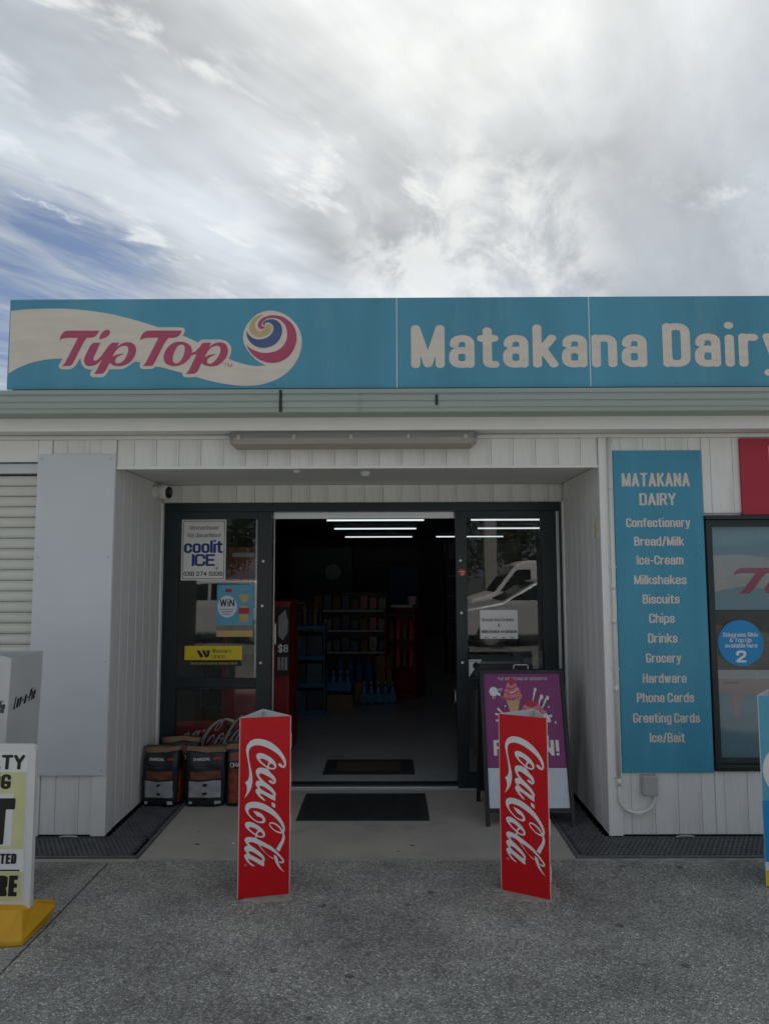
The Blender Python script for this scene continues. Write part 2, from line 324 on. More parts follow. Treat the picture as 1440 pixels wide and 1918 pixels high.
# ------------------------------------------------------------ flat print
def FRONT(u, v, w): return (u, -w, v)               # onto a board that faces -Y
def flat(name, polys, m, parent, w=.002, T=FRONT):
    polys = [[Vector((p[0], p[1], 0)) for p in q] for q in polys]
    tris = tessellate_polygon(polys); V = [p for q in polys for p in q]; F = []
    for a, b, c in tris:
        ar = (V[b] - V[a]).cross(V[c] - V[a]).z
        if abs(ar) < 1e-12: continue
        F.append((a, b, c) if ar > 0 else (a, c, b))
    return finish(name, [T(p.x, p.y, w) for p in V], F, m, parent)
def rect(x0, x1, z0, z1): return [(x0, z0), (x1, z0), (x1, z1), (x0, z1)]
def rrect(x0, x1, z0, z1, r, n=5):
    o = []
    for cx, cz, a in ((x1 - r, z1 - r, 0), (x0 + r, z1 - r, 90), (x0 + r, z0 + r, 180), (x1 - r, z0 + r, 270)):
        o += [(cx + r * math.cos(R(a + 90 * k / n)), cz + r * math.sin(R(a + 90 * k / n))) for k in range(n + 1)]
    return o
def disc(cx, cz, r, n=32, ry=None): return [(cx + r * math.cos(2 * math.pi * k / n), cz + (ry or r) * math.sin(2 * math.pi * k / n)) for k in range(n)]

# a condensed sign writer's alphabet: skeleton strokes, thickened and outlined
X = .715
_G = {
 'a': (.40, [(0, .17, [(.02, .55), (.02, X), (.4, X), (.4, 0)]), (1, .17, [(.4, .39), (0, .39), (0, 0), (.4, 0)])]),
 'b': (.40, [(0, 0, [(0, 1), (0, 0)]), (1, .19, [(0, X), (.4, X), (.4, 0), (0, 0)])]),
 'c': (.38, [(0, .19, [(.38, .47), (.38, X), (0, X), (0, 0), (.38, 0), (.38, .22)])]),
 'd': (.40, [(0, 0, [(.4, 1), (.4, 0)]), (1, .19, [(0, X), (.4, X), (.4, 0), (0, 0)])]),
 'e': (.40, [(0, .19, [(.4, .36), (.4, X), (0, X), (0, 0), (.4, 0), (.4, .17)]), (0, 0, [(0, .36), (.4, .36)])]),
 'f': (.26, [(0, .13, [(.30, 1), (.1, 1), (.1, 0)]), (0, 0, [(-.03, X), (.26, X)])]),
 'g': (.40, [(1, .19, [(0, X), (.4, X), (.4, 0), (0, 0)]), (0, .15, [(.4, X), (.4, -.27), (.0, -.27)])]),
 'h': (.40, [(0, 0, [(0, 1), (0, 0)]), (0, .18, [(0, X), (.4, X), (.4, 0)])]),
 'i': (.0, [(0, 0, [(0, X - .03), (0, 0)]), (0, 0, [(0, 1.02), (0, 1.03)])]),
 'j': (.0, [(0, .1, [(0, X), (0, -.27), (-.14, -.27)]), (0, 0, [(0, .99), (0, 1)])]),
 'k': (.38, [(0, 0, [(0, 1), (0, 0)]), (0, 0, [(.36, X), (.0, .25)]), (0, 0, [(.13, .42), (.4, 0)])]),
 'l': (.0, [(0, 0, [(0, 1), (0, 0)])]),
 'm': (.68, [(0, 0, [(0, X), (0, 0)]), (0, .15, [(0, X), (.34, X), (.34, 0)]), (0, .15, [(.34, X - .1), (.34, X), (.68, X), (.68, 0)])]),
 'n': (.40, [(0, 0, [(0, X), (0, 0)]), (0, .18, [(0, X - .02), (.4, X), (.4, 0)])]),
 'o': (.40, [(1, .19, [(0, X), (.4, X), (.4, 0), (0, 0)])]),
 'p': (.40, [(0, 0, [(0, X), (0, -.27)]), (1, .19, [(0, X), (.4, X), (.4, 0), (0, 0)])]),
 'q': (.40, [(0, 0, [(.4, X), (.4, -.27)]), (1, .19, [(0, X), (.4, X), (.4, 0), (0, 0)])]),
 'r': (.26, [(0, 0, [(0, X), (0, 0)]), (0, .14, [(0, .45), (.02, X), (.26, X - .02)])]),
 's': (.36, [(0, .15, [(.36, .52), (.36, X), (0, X), (0, .40), (.36, .32), (.36, 0), (0, 0), (0, .17)])]),
 't': (.26, [(0, .1, [(.1, .93), (.1, 0), (.28, 0)]), (0, 0, [(-.04, X), (.26, X)])]),
 'u': (.40, [(0, .18, [(0, X), (0, 0), (.4, 0)]), (0, 0, [(.4, X), (.4, 0)])]),
 'v': (.40, [(0, 0, [(0, X), (.2, 0), (.4, X)])]),
 'w': (.62, [(0, 0, [(0, X), (.15, 0), (.31, X), (.47, 0), (.62, X)])]),
 'x': (.40, [(0, 0, [(0, X), (.4, 0)]), (0, 0, [(0, 0), (.4, X)])]),
 'y': (.40, [(0, 0, [(0, X), (.2, .02)]), (0, .08, [(.4, X), (.14, -.25), (0, -.25)])]),
 'z': (.36, [(0, 0, [(0, X), (.36, X), (0, 0), (.36, 0)])]),
 'A': (.48, [(0, 0, [(0, 0), (.24, 1), (.48, 0)]), (0, 0, [(.09, .28), (.39, .28)])]),
 'B': (.44, [(0, 0, [(0, 0), (0, 1)]), (1, .18, [(0, 1), (.41, 1), (.41, .53), (0, .53)]), (1, .18, [(0, .53), (.44, .53), (.44, 0), (0, 0)])]),
 'C': (.44, [(0, .22, [(.44, .71), (.44, 1), (0, 1), (0, 0), (.44, 0), (.44, .29)])]),
 'D': (.44, [(0, 0, [(0, 0), (0, 1)]), (1, .2, [(0, 1), (.44, 1), (.44, 0), (0, 0)])]),
 'E': (.36, [(0, 0, [(.36, 1), (0, 1), (0, 0), (.36, 0)]), (0, 0, [(0, .52), (.32, .52)])]),
 'F': (.36, [(0, 0, [(.36, 1), (0, 1), (0, 0)]), (0, 0, [(0, .5), (.32, .5)])]),
 'G': (.46, [(0, .22, [(.46, .76), (.46, 1), (0, 1), (0, 0), (.46, 0), (.46, .40)]), (0, 0, [(.27, .42), (.46, .42)])]),
 'H': (.44, [(0, 0, [(0, 0), (0, 1)]), (0, 0, [(.44, 0), (.44, 1)]), (0, 0, [(0, .52), (.44, .52)])]),
 'I': (.0, [(0, 0, [(0, 0), (0, 1)])]),
 'J': (.34, [(0, .16, [(.34, 1), (.34, 0), (0, 0), (0, .25)])]),
 'K': (.44, [(0, 0, [(0, 0), (0, 1)]), (0, 0, [(.42, 1), (0, .36)]), (0, 0, [(.14, .58), (.46, 0)])]),
 'L': (.34, [(0, 0, [(0, 1), (0, 0), (.34, 0)])]),
 'M': (.60, [(0, 0, [(0, 0), (0, 1)]), (0, 0, [(0, 1), (.30, .02)]), (0, 0, [(.30, .02), (.60, 1)]), (0, 0, [(.60, 1), (.60, 0)])]),
 'N': (.46, [(0, 0, [(0, 0), (0, 1), (.46, 0), (.46, 1)])]),
 'O': (.46, [(1, .22, [(0, 1), (.46, 1), (.46, 0), (0, 0)])]),
 'P': (.42, [(0, 0, [(0, 0), (0, 1)]), (1, .2, [(0, 1), (.42, 1), (.42, .44), (0, .44)])]),
 'R': (.44, [(0, 0, [(0, 0), (0, 1)]), (1, .2, [(0, 1), (.42, 1), (.42, .48), (0, .48)]), (0, 0, [(.24, .46), (.44, 0)])]),
 'S': (.44, [(0, .2, [(.43, .74), (.43, 1), (0, 1), (0, .56), (.44, .46), (.44, 0), (0, 0), (0, .26)])]),
 'T': (.46, [(0, 0, [(0, 1), (.46, 1)]), (0, 0, [(.23, 1), (.23, 0)])]),
 'U': (.44, [(0, .2, [(0, 1), (0, 0), (.44, 0), (.44, 1)])]),
 'V': (.46, [(0, 0, [(0, 1), (.23, 0), (.46, 1)])]),
 'W': (.74, [(0, 0, [(0, 1), (.18, 0), (.37, 1), (.56, 0), (.74, 1)])]),
 'Y': (.46, [(0, 0, [(0, 1), (.23, .45), (.46, 1)]), (0, 0, [(.23, .45), (.23, 0)])]),
 'Z': (.42, [(0, 0, [(0, 1), (.42, 1), (0, 0), (.42, 0)])]),
 '0': (.40, [(1, .19, [(0, 1), (.4, 1), (.4, 0), (0, 0)])]),
 '2': (.40, [(0, .18, [(0, .7), (0, 1), (.4, 1), (.4, .58), (0, .12), (0, 0)]), (0, 0, [(0, 0), (.4, 0)])]),
 '3': (.40, [(0, .17, [(0, .76), (0, 1), (.39, 1), (.39, .53), (.15, .53)]), (0, .17, [(.15, .53), (.4, .53), (.4, 0), (0, 0), (0, .24)])]),
 '4': (.42, [(0, 0, [(.3, 0), (.3, 1), (0, .28), (.44, .28)])]),
 '5': (.40, [(0, .17, [(.38, 1), (.03, 1), (.0, .58), (.4, .6), (.4, 0), (0, 0), (0, .22)])]),
 '7': (.38, [(0, 0, [(0, 1), (.4, 1), (.12, 0)])]),
 '8': (.40, [(1, .17, [(.02, 1), (.38, 1), (.38, .53), (.02, .53)]), (1, .18, [(0, .53), (.4, .53), (.4, 0), (0, 0)])]),
 '9': (.40, [(1, .18, [(0, 1), (.4, 1), (.4, .42), (0, .42)]), (0, .18, [(.4, .7), (.4, 0), (.02, 0), (.02, .16)])]),
 '-': (.22, [(0, 0, [(0, .4), (.22, .4)])]), '/': (.30, [(0, 0, [(0, -.08), (.30, 1.04)])]),
 '.': (.0, [(0, 0, [(0, 0), (0, .01)])]), ',': (.0, [(0, 0, [(0, .02), (-.04, -.14)])]),
 '!': (.0, [(0, 0, [(0, 1), (0, .32)]), (0, 0, [(0, 0), (0, .01)])]),
 '(': (.14, [(0, .3, [(.14, 1.1), (0, .8), (0, .2), (.14, -.12)])]), ')': (.14, [(0, .3, [(0, 1.1), (.14, .8), (.14, .2), (0, -.12)])]),
 "'": (.0, [(0, 0, [(0, 1), (0, .85)])]),
 '&': (.50, [(0, .14, [(.5, 0), (.08, .7), (.08, 1), (.36, 1), (.36, .7), (0, .42), (0, 0), (.34, 0), (.48, .42)])]),
 '$': (.44, [(0, .2, [(.43, .74), (.43, 1), (0, 1), (0, .56), (.44, .46), (.44, 0), (0, 0), (0, .26)]), (0, 0, [(.22, 1.12), (.22, -.12)])]),
}
def fillet(pts, r, closed):
    if not r: return list(pts) + ([pts[0]] if closed else [])
    n = len(pts); out = []
    for i in range(n):
        if not closed and i in (0, n - 1): out.append(pts[i]); continue
        p = Vector(pts[i]); a = Vector(pts[i - 1]); b = Vector(pts[(i + 1) % n])
        da = (a - p); db = (b - p); q = min(r, da.length * .5 if (closed or i > 1) else da.length * .98, db.length * .5 if (closed or i < n - 2) else db.length * .98)
        s = p + da.normalized() * q; e = p + db.normalized() * q
        for k in range(7):
            t = k / 6; out.append(tuple(s * (1 - t) ** 2 + p * 2 * t * (1 - t) + e * t * t))
    if closed: out.append(out[0])
    return out
_GC = {}
KY = 1.32                                             # level strokes are thinner than stems
def glyph(ch, xs, sw, sq, h):
    key = (ch, round(xs, 3), round(sw, 3), sq, round(h, 4))
    if key in _GC: return _GC[key]
    adv, paths = _G[ch]; segs = []
    for c, r, pts in paths:
        f = fillet([(p[0] * xs, p[1] * KY) for p in pts], r * min(1.3, max(.9, xs * 1.15)), c)
        segs += [(f[i], f[i + 1]) for i in range(len(f) - 1) if f[i] != f[i + 1]]
    hw = sw / 2
    A = np.array([s[0] for s in segs]); B = np.array([s[1] for s in segs])
    lo = np.minimum(A.min(0), B.min(0)) - hw - 2.5 * h; hi = np.maximum(A.max(0), B.max(0)) + hw + 2.5 * h
    gx = np.arange(lo[0], hi[0] + h, h); gy = np.arange(lo[1], hi[1] + h, h)
    Xg, Yg = np.meshgrid(gx, gy); Dm = np.full(Xg.shape, 9.)
    for a, b in zip(A, B):
        d = b - a; L2 = (d * d).sum()
        if sq and (abs(d[0]) < 1e-6 or abs(d[1]) < 1e-6) and L2 > .012:
            e = np.maximum(np.abs(Xg - (a[0] + b[0]) / 2) - abs(d[0]) / 2, np.abs(Yg - (a[1] + b[1]) / 2) - abs(d[1]) / 2)
        else:
            t = np.clip(((Xg - a[0]) * d[0] + (Yg - a[1]) * d[1]) / L2, 0, 1)
            e = np.hypot(Xg - a[0] - t * d[0], Yg - a[1] - t * d[1])
        Dm = np.minimum(Dm, e)
    Fd = Dm - hw + 1e-7; nx = {}
    ins = Fd < 0; rows, cols = Fd.shape
    code = ins[:-1, :-1] * 1 + ins[:-1, 1:] * 2 + ins[1:, 1:] * 4 + ins[1:, :-1] * 8
    TAB = {1: [(3, 0)], 2: [(0, 1)], 3: [(3, 1)], 4: [(1, 2)], 5: [(3, 0), (1, 2)], 6: [(0, 2)], 7: [(3, 2)], 8: [(2, 3)], 9: [(2, 0)], 10: [(0, 1), (2, 3)], 11: [(2, 1)], 12: [(1, 3)], 13: [(1, 0)], 14: [(0, 3)]}
    pos = {}
    def ept(j, i, e):
        if e == 0: k = ('h', j, i); a, b = (j, i), (j, i + 1)
        elif e == 2: k = ('h', j + 1, i); a, b = (j + 1, i), (j + 1, i + 1)
        elif e == 3: k = ('v', j, i); a, b = (j, i), (j + 1, i)
        else: k = ('v', j, i + 1); a, b = (j, i + 1), (j + 1, i + 1)
        if k not in pos:
            fa, fb = Fd[a], Fd[b]; t = fa / (fa - fb); pos[k] = (gx[a[1]] + t * (gx[b[1]] - gx[a[1]]), gy[a[0]] + t * (gy[b[0]] - gy[a[0]]))
        return k
    for j, i in zip(*np.nonzero((code > 0) & (code < 15))):
        for a, b in TAB[int(code[j, i])]: nx[ept(j, i, a)] = ept(j, i, b)
    loops = []
    while nx:
        k0 = next(iter(nx)); lp = []; k = k0
        while k in nx:
            lp.append(pos[k]); k = nx.pop(k)
        out = []                                       # drop points on straight runs
        n = len(lp)
        for q in range(n):
            a, b, c = out[-1] if out else lp[q - 1], lp[q], lp[(q + 1) % n]
            ar = abs((b[0] - a[0]) * (c[1] - a[1]) - (b[1] - a[1]) * (c[0] - a[0]))
            if ar > h * h * .02 or math.dist(a, b) > .5: out.append(b)
        if len(out) > 2: loops.append(out)
    area = lambda l: sum(l[i - 1][0] * l[i][1] - l[i][0] * l[i - 1][1] for i in range(len(l))) / 2
    def inside(p, l):
        c = False
        for i in range(len(l)):
            (x1, y1), (x2, y2) = l[i - 1], l[i]
            if (y1 > p[1]) != (y2 > p[1]) and p[0] < (x2 - x1) * (p[1] - y1) / (y2 - y1) + x1: c = not c
        return c
    big = max(loops, key=lambda l: abs(area(l))); sg = area(big) > 0
    outer = [l for l in loops if (area(l) > 0) == sg]; holes = [l for l in loops if (area(l) > 0) != sg]
    allv = []; tr = []
    for o in outer:
        grp = [o] + [q for q in holes if inside(q[0], o)]; base = len(allv)
        vs = [Vector((p[0], p[1], 0)) for l in grp for p in l]; allv += vs
        for a, b, c in tessellate_polygon([[Vector((p[0], p[1], 0)) for p in l] for l in grp]):
            ar = (vs[b] - vs[a]).cross(vs[c] - vs[a]).z
            if abs(ar) > 1e-10: tr.append((base + a, base + b, base + c) if ar > 0 else (base + a, base + c, base + b))
    _GC[key] = (adv, [(v.x, v.y / KY) for v in allv], tr); return _GC[key]
def text(parent, s, x0, x1, z0, cap, m, w=.002, sw=.2, sq=False, shear=0.0, gap=.10, name='lettering', T=FRONT, h=None, rise=0.0, halo=0.0):
    """one line of lettering whose ink spans x0..x1 with its baseline at z0 and capitals 'cap' high"""
    n = len(s); a = b = 0.0
    for i, ch in enumerate(s):
        if ch == ' ': a += .26; continue
        a += _G[ch][0]; b += sw + (gap if i < n - 1 else 0)
    k = cap / (1 + sw / KY)                                # em to metres: ink height of a capital is 1 + sw
    wd = (x1 - x0) / k - abs(shear)
    xs = max(.25, (wd - b) / max(a, .01)); h = h or .045
    V = []; F = []; cx = sw / 2
    for i, ch in enumerate(s):
        if ch == ' ': cx += .26 * xs; continue
        adv, vs, tr = glyph(ch, xs, sw + halo, sq, h); base = len(V)
        for p in vs:
            u = cx + p[0] + shear * p[1]; v = p[1] + sw / KY / 2
            V.append(T(x0 + u * k, z0 + v * k + rise * (u * k), w))
        F += [tuple(base + q for q in t) for t in tr]; cx += adv * xs + sw + gap
    return finish(name, V, F, m, parent)
TRACES = {
 'tt_T': [[310,300,314,317,322,337,333,351,349,360,366,361,549,360,542,344,531,328,517,319,497,316,469,316,397,155,385,145,373,142,332,142,345,155,352,167,422,316,351,316,331,312,319,306]],
 'tt_dot': [[550,304,553,321,561,340,574,356,590,365,606,365,616,356,615,342,606,327,586,315,566,309]],
 'tt_ip': [[506,285,559,285,521,193,519,181,526,174,538,175,553,187,569,205,621,285,672,285,660,259,680,274,700,284,724,289,748,284,767,271,777,248,776,225,769,200,752,172,728,153,700,142,672,139,648,142,631,150,618,160,596,111,584,98,573,92,524,93,538,109,545,121,572,183,554,162,535,148,515,142,494,140,478,144,468,157,463,173,465,189,470,206],[634,197,649,230,669,252,688,263,709,266,723,262,729,246,728,225,720,205,711,186,699,170,683,160,667,156,655,159,650,169,653,180,660,193,678,205,702,213,700,217,678,215,654,209]],
 'tt_T2': [[797,299,802,320,812,339,827,353,848,359,1050,358,1044,342,1032,325,1018,316,1002,313,961,313,887,152,875,142,861,140,819,140,833,155,840,167,909,314,837,314,817,308]],
 'tt_o': [[1043,290,1068,286,1092,275,1109,256,1114,232,1112,207,1102,188,1086,170,1066,154,1039,141,1010,137,982,141,958,154,945,175,942,199,950,228,967,257,991,278,1015,287],[1052,272,1068,263,1071,236,1063,203,1050,174,1034,158,1014,154,1000,166,998,191,1005,220,1020,253,1036,268]],
 'tt_p': [[1175,282,1229,282,1216,252,1237,272,1262,282,1286,284,1310,278,1326,259,1332,235,1329,210,1316,181,1296,159,1272,142,1244,135,1216,136,1189,143,1173,157,1152,108,1140,96,1128,90,1078,90,1094,106,1101,119,1141,209,1126,209,1110,203,1111,219,1133,227,1149,244,1161,256],[1191,192,1206,225,1226,250,1246,260,1266,263,1280,259,1286,243,1284,220,1273,196,1255,171,1236,155,1220,151,1207,157,1205,169,1211,184,1227,196,1255,208,1257,212,1235,210,1210,204]],
 'tt_halo': [[295,302,302,327,313,351,333,372,357,380,908,380,1053,379,1068,368,1066,348,1055,321,1145,275,1158,295,1176,303,1229,301,1273,303,1310,297,1334,280,1350,255,1351,226,1344,198,1334,177,1335,132,1156,87,1141,73,1125,69,1076,69,1062,78,1058,92,1060,98,900,140,882,124,862,121,813,121,801,132,801,147,804,163,768,169,732,139,701,122,664,121,632,121,620,121,601,90,589,76,573,72,521,72,504,82,502,99,515,119,495,119,471,128,450,152,443,177,442,194,433,177,414,144,394,126,374,122,330,122,313,133,311,145,316,157,335,190,333,260]],
 'tt_swoosh': [[7,486,101,496,230,500,361,498,491,485,622,463,753,429,867,393,916,377,1063,326,1210,253,1291,203,1372,166,1419,152,1454,142,1498,136,1529,137,1560,140,1529,156,1497,178,1466,211,1440,246,1425,278,1419,314,1424,352,1441,391,1469,429,1503,458,1544,476,1585,481,1626,475,1667,459,1705,433,1740,396,1762,357,1773,318,1776,280,1771,235,1757,190,1732,145,1701,107,1664,76,1624,52,1577,35,1531,22,1484,16,1437,15,1375,19,1278,34,1181,59,1084,89,922,134,760,172,630,185,485,190,339,189,243,185,146,165,67,133,9,97]],
 'tt_pink': [[1441,269,1465,246,1497,230,1534,218,1575,217,1616,226,1647,243,1672,271,1686,306,1687,344,1679,380,1661,406,1639,424,1614,432,1588,434,1563,429,1545,416,1534,400,1532,387,1540,379,1554,384,1551,373,1539,365,1523,365,1510,378,1507,394,1516,416,1535,434,1557,444,1588,451,1626,450,1661,440,1692,420,1718,394,1735,364,1744,328,1744,293,1736,257,1719,222,1694,190,1663,170,1629,157,1592,154,1554,161,1513,178,1478,207,1456,236]],
 'tt_blue': [[1444,354,1451,336,1467,318,1489,305,1518,300,1546,305,1574,318,1594,337,1604,361,1602,384,1589,400,1570,407,1554,403,1550,395,1553,389,1545,387,1539,394,1540,405,1554,418,1576,426,1604,426,1630,414,1649,391,1657,364,1655,335,1643,303,1622,276,1594,258,1559,248,1522,249,1487,263,1461,286,1445,314,1441,336]],
 'tt_yellow': [[1456,368,1460,397,1478,429,1510,452,1544,458,1532,445,1504,423,1491,397,1495,371,1511,352,1539,355,1558,374,1561,390,1576,397,1592,384,1594,361,1583,339,1558,323,1527,313,1496,316,1470,336]],
 'cc_C': [[1941,6302,2018,6315,2107,6260,2141,6182,2207,6188,2224,6253,2183,6396,2093,6554,1936,6737,1736,6900,1514,7043,1270,7165,1050,7242,831,7271,657,7231,527,7141,475,7015,467,6799,503,6539,560,6277,618,6016,665,5755,675,5519,639,5285,566,5076,449,4914,289,4722,352,4878,404,5045,412,5215,388,5366,311,5489,418,5557,492,5681,518,5850,509,6066,473,6326,415,6630,356,6935,343,7087,373,7257,480,7424,631,7535,827,7573,1046,7557,1266,7502,1510,7391,1732,7238,1955,7029,2135,6791,2259,6566,2321,6366,2314,6193,2264,6098,2164,6072,2053,6122,1953,6215,1919,6271]],
 'cc_o': [[837,6778,880,6840,989,6878,1164,6846,1363,6748,1562,6628,1718,6467,1819,6309,1842,6178,1799,6072,1701,6031,1569,6043,1447,6094,1393,6043,1370,6131,1237,6236,1083,6354,950,6491,861,6647],[1058,6603,1189,6585,1344,6511,1466,6406,1412,6291,1391,6195,1281,6277,1148,6393,1059,6506,1025,6573],[1489,6308,1587,6334,1676,6286,1743,6184,1733,6109,1634,6104,1524,6133,1457,6180]],
 'cc_c': [[857,6087,932,6147,1063,6165,1194,6146,1326,6101,1415,6053,1459,6028,1526,5916,1637,5801,1748,5686,1816,5552,1828,5444,1785,5349,1708,5318,1598,5362,1487,5433,1454,5490,1508,5533,1596,5513,1663,5433,1707,5419,1711,5473,1640,5564,1507,5669,1352,5765,1198,5851,1066,5891,990,5864,991,5778,1091,5642,1246,5482,1379,5376,1204,5377,1038,5538,927,5696,849,5851,825,5981]],
 'cc_a': [[853,5507,940,5549,1071,5525,1202,5484,1379,5376,1533,5247,1689,5086,1789,4929,1834,4840,1819,4765,1791,4714,1809,4508,1650,4573,1430,4717,1210,4861,1056,4919,1035,4895,1101,4804,1212,4690,1311,4565,1290,4534,1169,4607,1015,4746,882,4905,826,5037,847,5122,944,5169,900,5225,844,5336,828,5423],[1009,5261,1074,5289,1205,5248,1381,5129,1558,4988,1691,4850,1714,4773,1604,4813,1428,4911,1252,5008,1097,5126,1020,5206]],
 'cc_dash': [[1630,4456,1817,4346,1797,4166,1627,4264]],
 'cc_C2': [[719,4101,849,4079,1002,4021,1155,3924,1277,3766,1329,3612,1312,3528,1248,3480,1095,3481,921,3537,746,3657,571,3819,418,4000,340,4176,328,4304,369,4429,476,4507,627,4543,822,4535,1040,4488,1259,4397,1501,4251,1721,4075,1921,3867,2099,3618,2211,3416,2279,3240,2298,3110,2270,3005,2238,2944,2283,2812,2295,2683,2263,2536,2177,2351,2027,2055,1861,2175,2023,2428,2131,2589,2174,2735,2172,2906,2073,2914,1908,2970,1732,3091,1599,3229,1521,3342,1510,3428,1553,3489,1640,3499,1772,3461,1926,3364,2059,3236,2170,3077,2203,3117,2147,3250,2013,3475,1835,3681,1614,3868,1394,4013,1175,4125,956,4216,739,4253,587,4243,502,4185,486,4080,526,3971,636,3835,768,3698,942,3589,1094,3556,1181,3581,1206,3643,1158,3721,1048,3793,939,3823,851,3925],[1554,3403,1597,3432,1706,3413,1861,3315,2016,3175,2127,3006,2017,3004,1841,3071,1687,3201,1587,3315]],
 'cc_o2': [[328,3477,359,3559,466,3604,618,3586,813,3492,1010,3360,1186,3198,1307,3018,1324,2889,1277,2808,1147,2793,1017,2818,919,2869,909,2774,844,2801,853,2916,690,3035,537,3175,384,3324],[535,3344,643,3336,795,3281,969,3162,895,3072,852,2991,732,3085,623,3178,535,3281],[992,3054,1079,3079,1166,3029,1221,2929,1190,2868,1081,2866,951,2919,939,2984]],
 'cc_l': [[338,2800,391,2863,519,2880,692,2845,844,2801,1018,2702,1236,2578,1455,2443,1631,2333,1785,2192,1939,2031,2094,1847,2227,1687,2277,1577,2251,1494,2164,1480,2054,1522,1999,1559,2020,1599,2141,1557,2196,1573,2173,1639,2029,1811,1853,1974,1677,2117,1457,2252,1239,2366,1075,2443,1153,2309,1307,2106,1483,1921,1735,1762,1724,1720,1571,1829,1373,2016,1197,2200,1065,2380,977,2493,803,2582,652,2630,544,2624,512,2595,589,2505,720,2388,482,2471,372,2628,317,2738]],
 'cc_tail': [[1766,1929,1931,1808,1954,1669,2011,1473,2122,1251,2288,1045,2101,1189,1946,1373,1835,1573,1772,1769]],
 'cc_a2': [[322,2379,375,2449,482,2476,589,2483,720,2399,937,2232,1112,2080,1244,1921,1322,1787,1308,1683,1280,1643,1293,1420,1119,1489,902,1634,685,1780,544,1834,512,1816,578,1705,709,1578,828,1494,818,1452,688,1506,514,1648,383,1827,313,1980,337,2052,455,2094,378,2206,323,2316],[518,2173,593,2198,723,2156,897,2035,1093,1892,1213,1765,1214,1702,1095,1744,899,1866,703,1978,562,2085]],
}

# ------------------------------------------------------------ ground
struct(MB().add([(-300, -300, -.08), (300, -300, -.08), (300, 300, -.08), (-300, 300, -.08)], [(0, 1, 2, 3)]).build('ground', 'asphalt'))
struct(MB().box(-9, -1.556, -14, 4.105, -.075, 0, ch=.004).build('forecourt_pavement', 'agg'))  # both slabs extended unseen behind the camera to bounce sunlight onto the facade
struct(MB().box(-1.546, 10, -14, 4.105, -.075, 0, ch=.004).build('forecourt_pavement', 'agg'))
struct(MB().box(-1.403, 1.036, 4.112, 5.352, -.075, .002, ch=.003).build('entrance_paving', 'conc'))
struct(MB().box(-6, -1.403, 4.060, 4.104, -.02, .003).build('paving_edge_strip', 'conc'))
struct(MB().box(-1.398, 6, 4.082, 4.1065, -.02, .0025).build('paving_edge_strip', 'mortar'))
struct(MB().box(-6, 6, 4.1125, 5.5, -.077, -.052).build('drain_channel', 'pit'))
def patch(cx, cy, rx, ry, seed):
    rr = random.Random(seed); P_ = []
    for k in range(40):
        t = 2 * math.pi * k / 40; c, s_ = math.cos(t), math.sin(t)
        q = (abs(c) ** 3.2 + abs(s_) ** 3.2) ** (-1 / 3.2) * rr.uniform(.84, 1.10); P_.append((cx + rx * c * q, cy + ry * s_ * q))
    V = [(x, y, .0045) for x, y in P_] + [(x, y, .001) for x, y in [((p[0] - cx) * 1.03 + cx, (p[1] - cy) * 1.03 + cy) for p in P_]]
    F = [tuple(range(40))] + [(k, 40 + k, 40 + (k + 1) % 40, (k + 1) % 40) for k in range(40)]
    return struct(finish('mortar_patch', V, F, 'mortar'))
patch(-.616, 3.700, .142, .112, 3); patch(.690, 3.70, .138, .118, 5)

# drain gratings with hexagonal holes
def grating(name, label, areas, frames):
    t = thing(name, label, 'drain grate')
    V = []; F = []; c = .0165; dxh = c * math.sqrt(3); ri = .0122
    for (x0, x1, y0, y1) in areas:
        ny = int((y1 - y0) / (1.5 * c)); nx = int((x1 - x0) / dxh)
        for j in range(ny):
            for i in range(nx - (j % 2)):
                cx = x0 + dxh * (i + .5 + .5 * (j % 2)); cy = y0 + c + 1.5 * c * j
                b = len(V)
                for rad, z in ((c * .999, .006), (ri, .006), (ri, -.014)):
                    V += [(cx + rad * math.cos(R(60 * k + 30)), cy + rad * math.sin(R(60 * k + 30)), z) for k in range(6)]
                for k in range(6):
                    n = (k + 1) % 6
                    F += [(b + k, b + n, b + 6 + n, b + 6 + k), (b + 6 + k, b + 6 + n, b + 12 + n, b + 12 + k)]
    o = finish('grid', V, F, 'grate', t); o['kind'] = 'stuff'
    for f in frames: MB().box(*f, -.05, .009, ch=.002).build('edge_bar', 'grate', t)
    return t
grating('drain_grate', 'black hexagonal-hole drain grating round the base of the left wall corner', [(-3.2, -1.43, 4.135, 4.435), (-1.70, -1.43, 4.437, 5.33)],
        [(-3.22, -1.405, 4.112, 4.134), (-1.428, -1.405, 4.135, 5.34)])
grating('drain_grate', 'black hexagonal-hole drain grating round the base of the right wall corner', [(1.065, 3.2, 4.135, 4.435), (1.065, 1.31, 4.437, 5.33)],
        [(1.038, 3.22, 4.112, 4.134), (1.038, 1.061, 4.135, 5.34)])
for gx, gy in ((-1.93, 4.405), (1.76, 4.405)):
    b = MB(); b.tube([(gx - .05, gy, .012), (gx - .02, gy - .012, .022), (gx + .03, gy - .008, .02), (gx + .055, gy + .004, .012)], .005, 6)
    tag(b.build('grate_handle', 'boxgrey'), 'small bent metal lifting handle on the %s drain grating' % ('left' if gx < 0 else 'right'), 'handle')

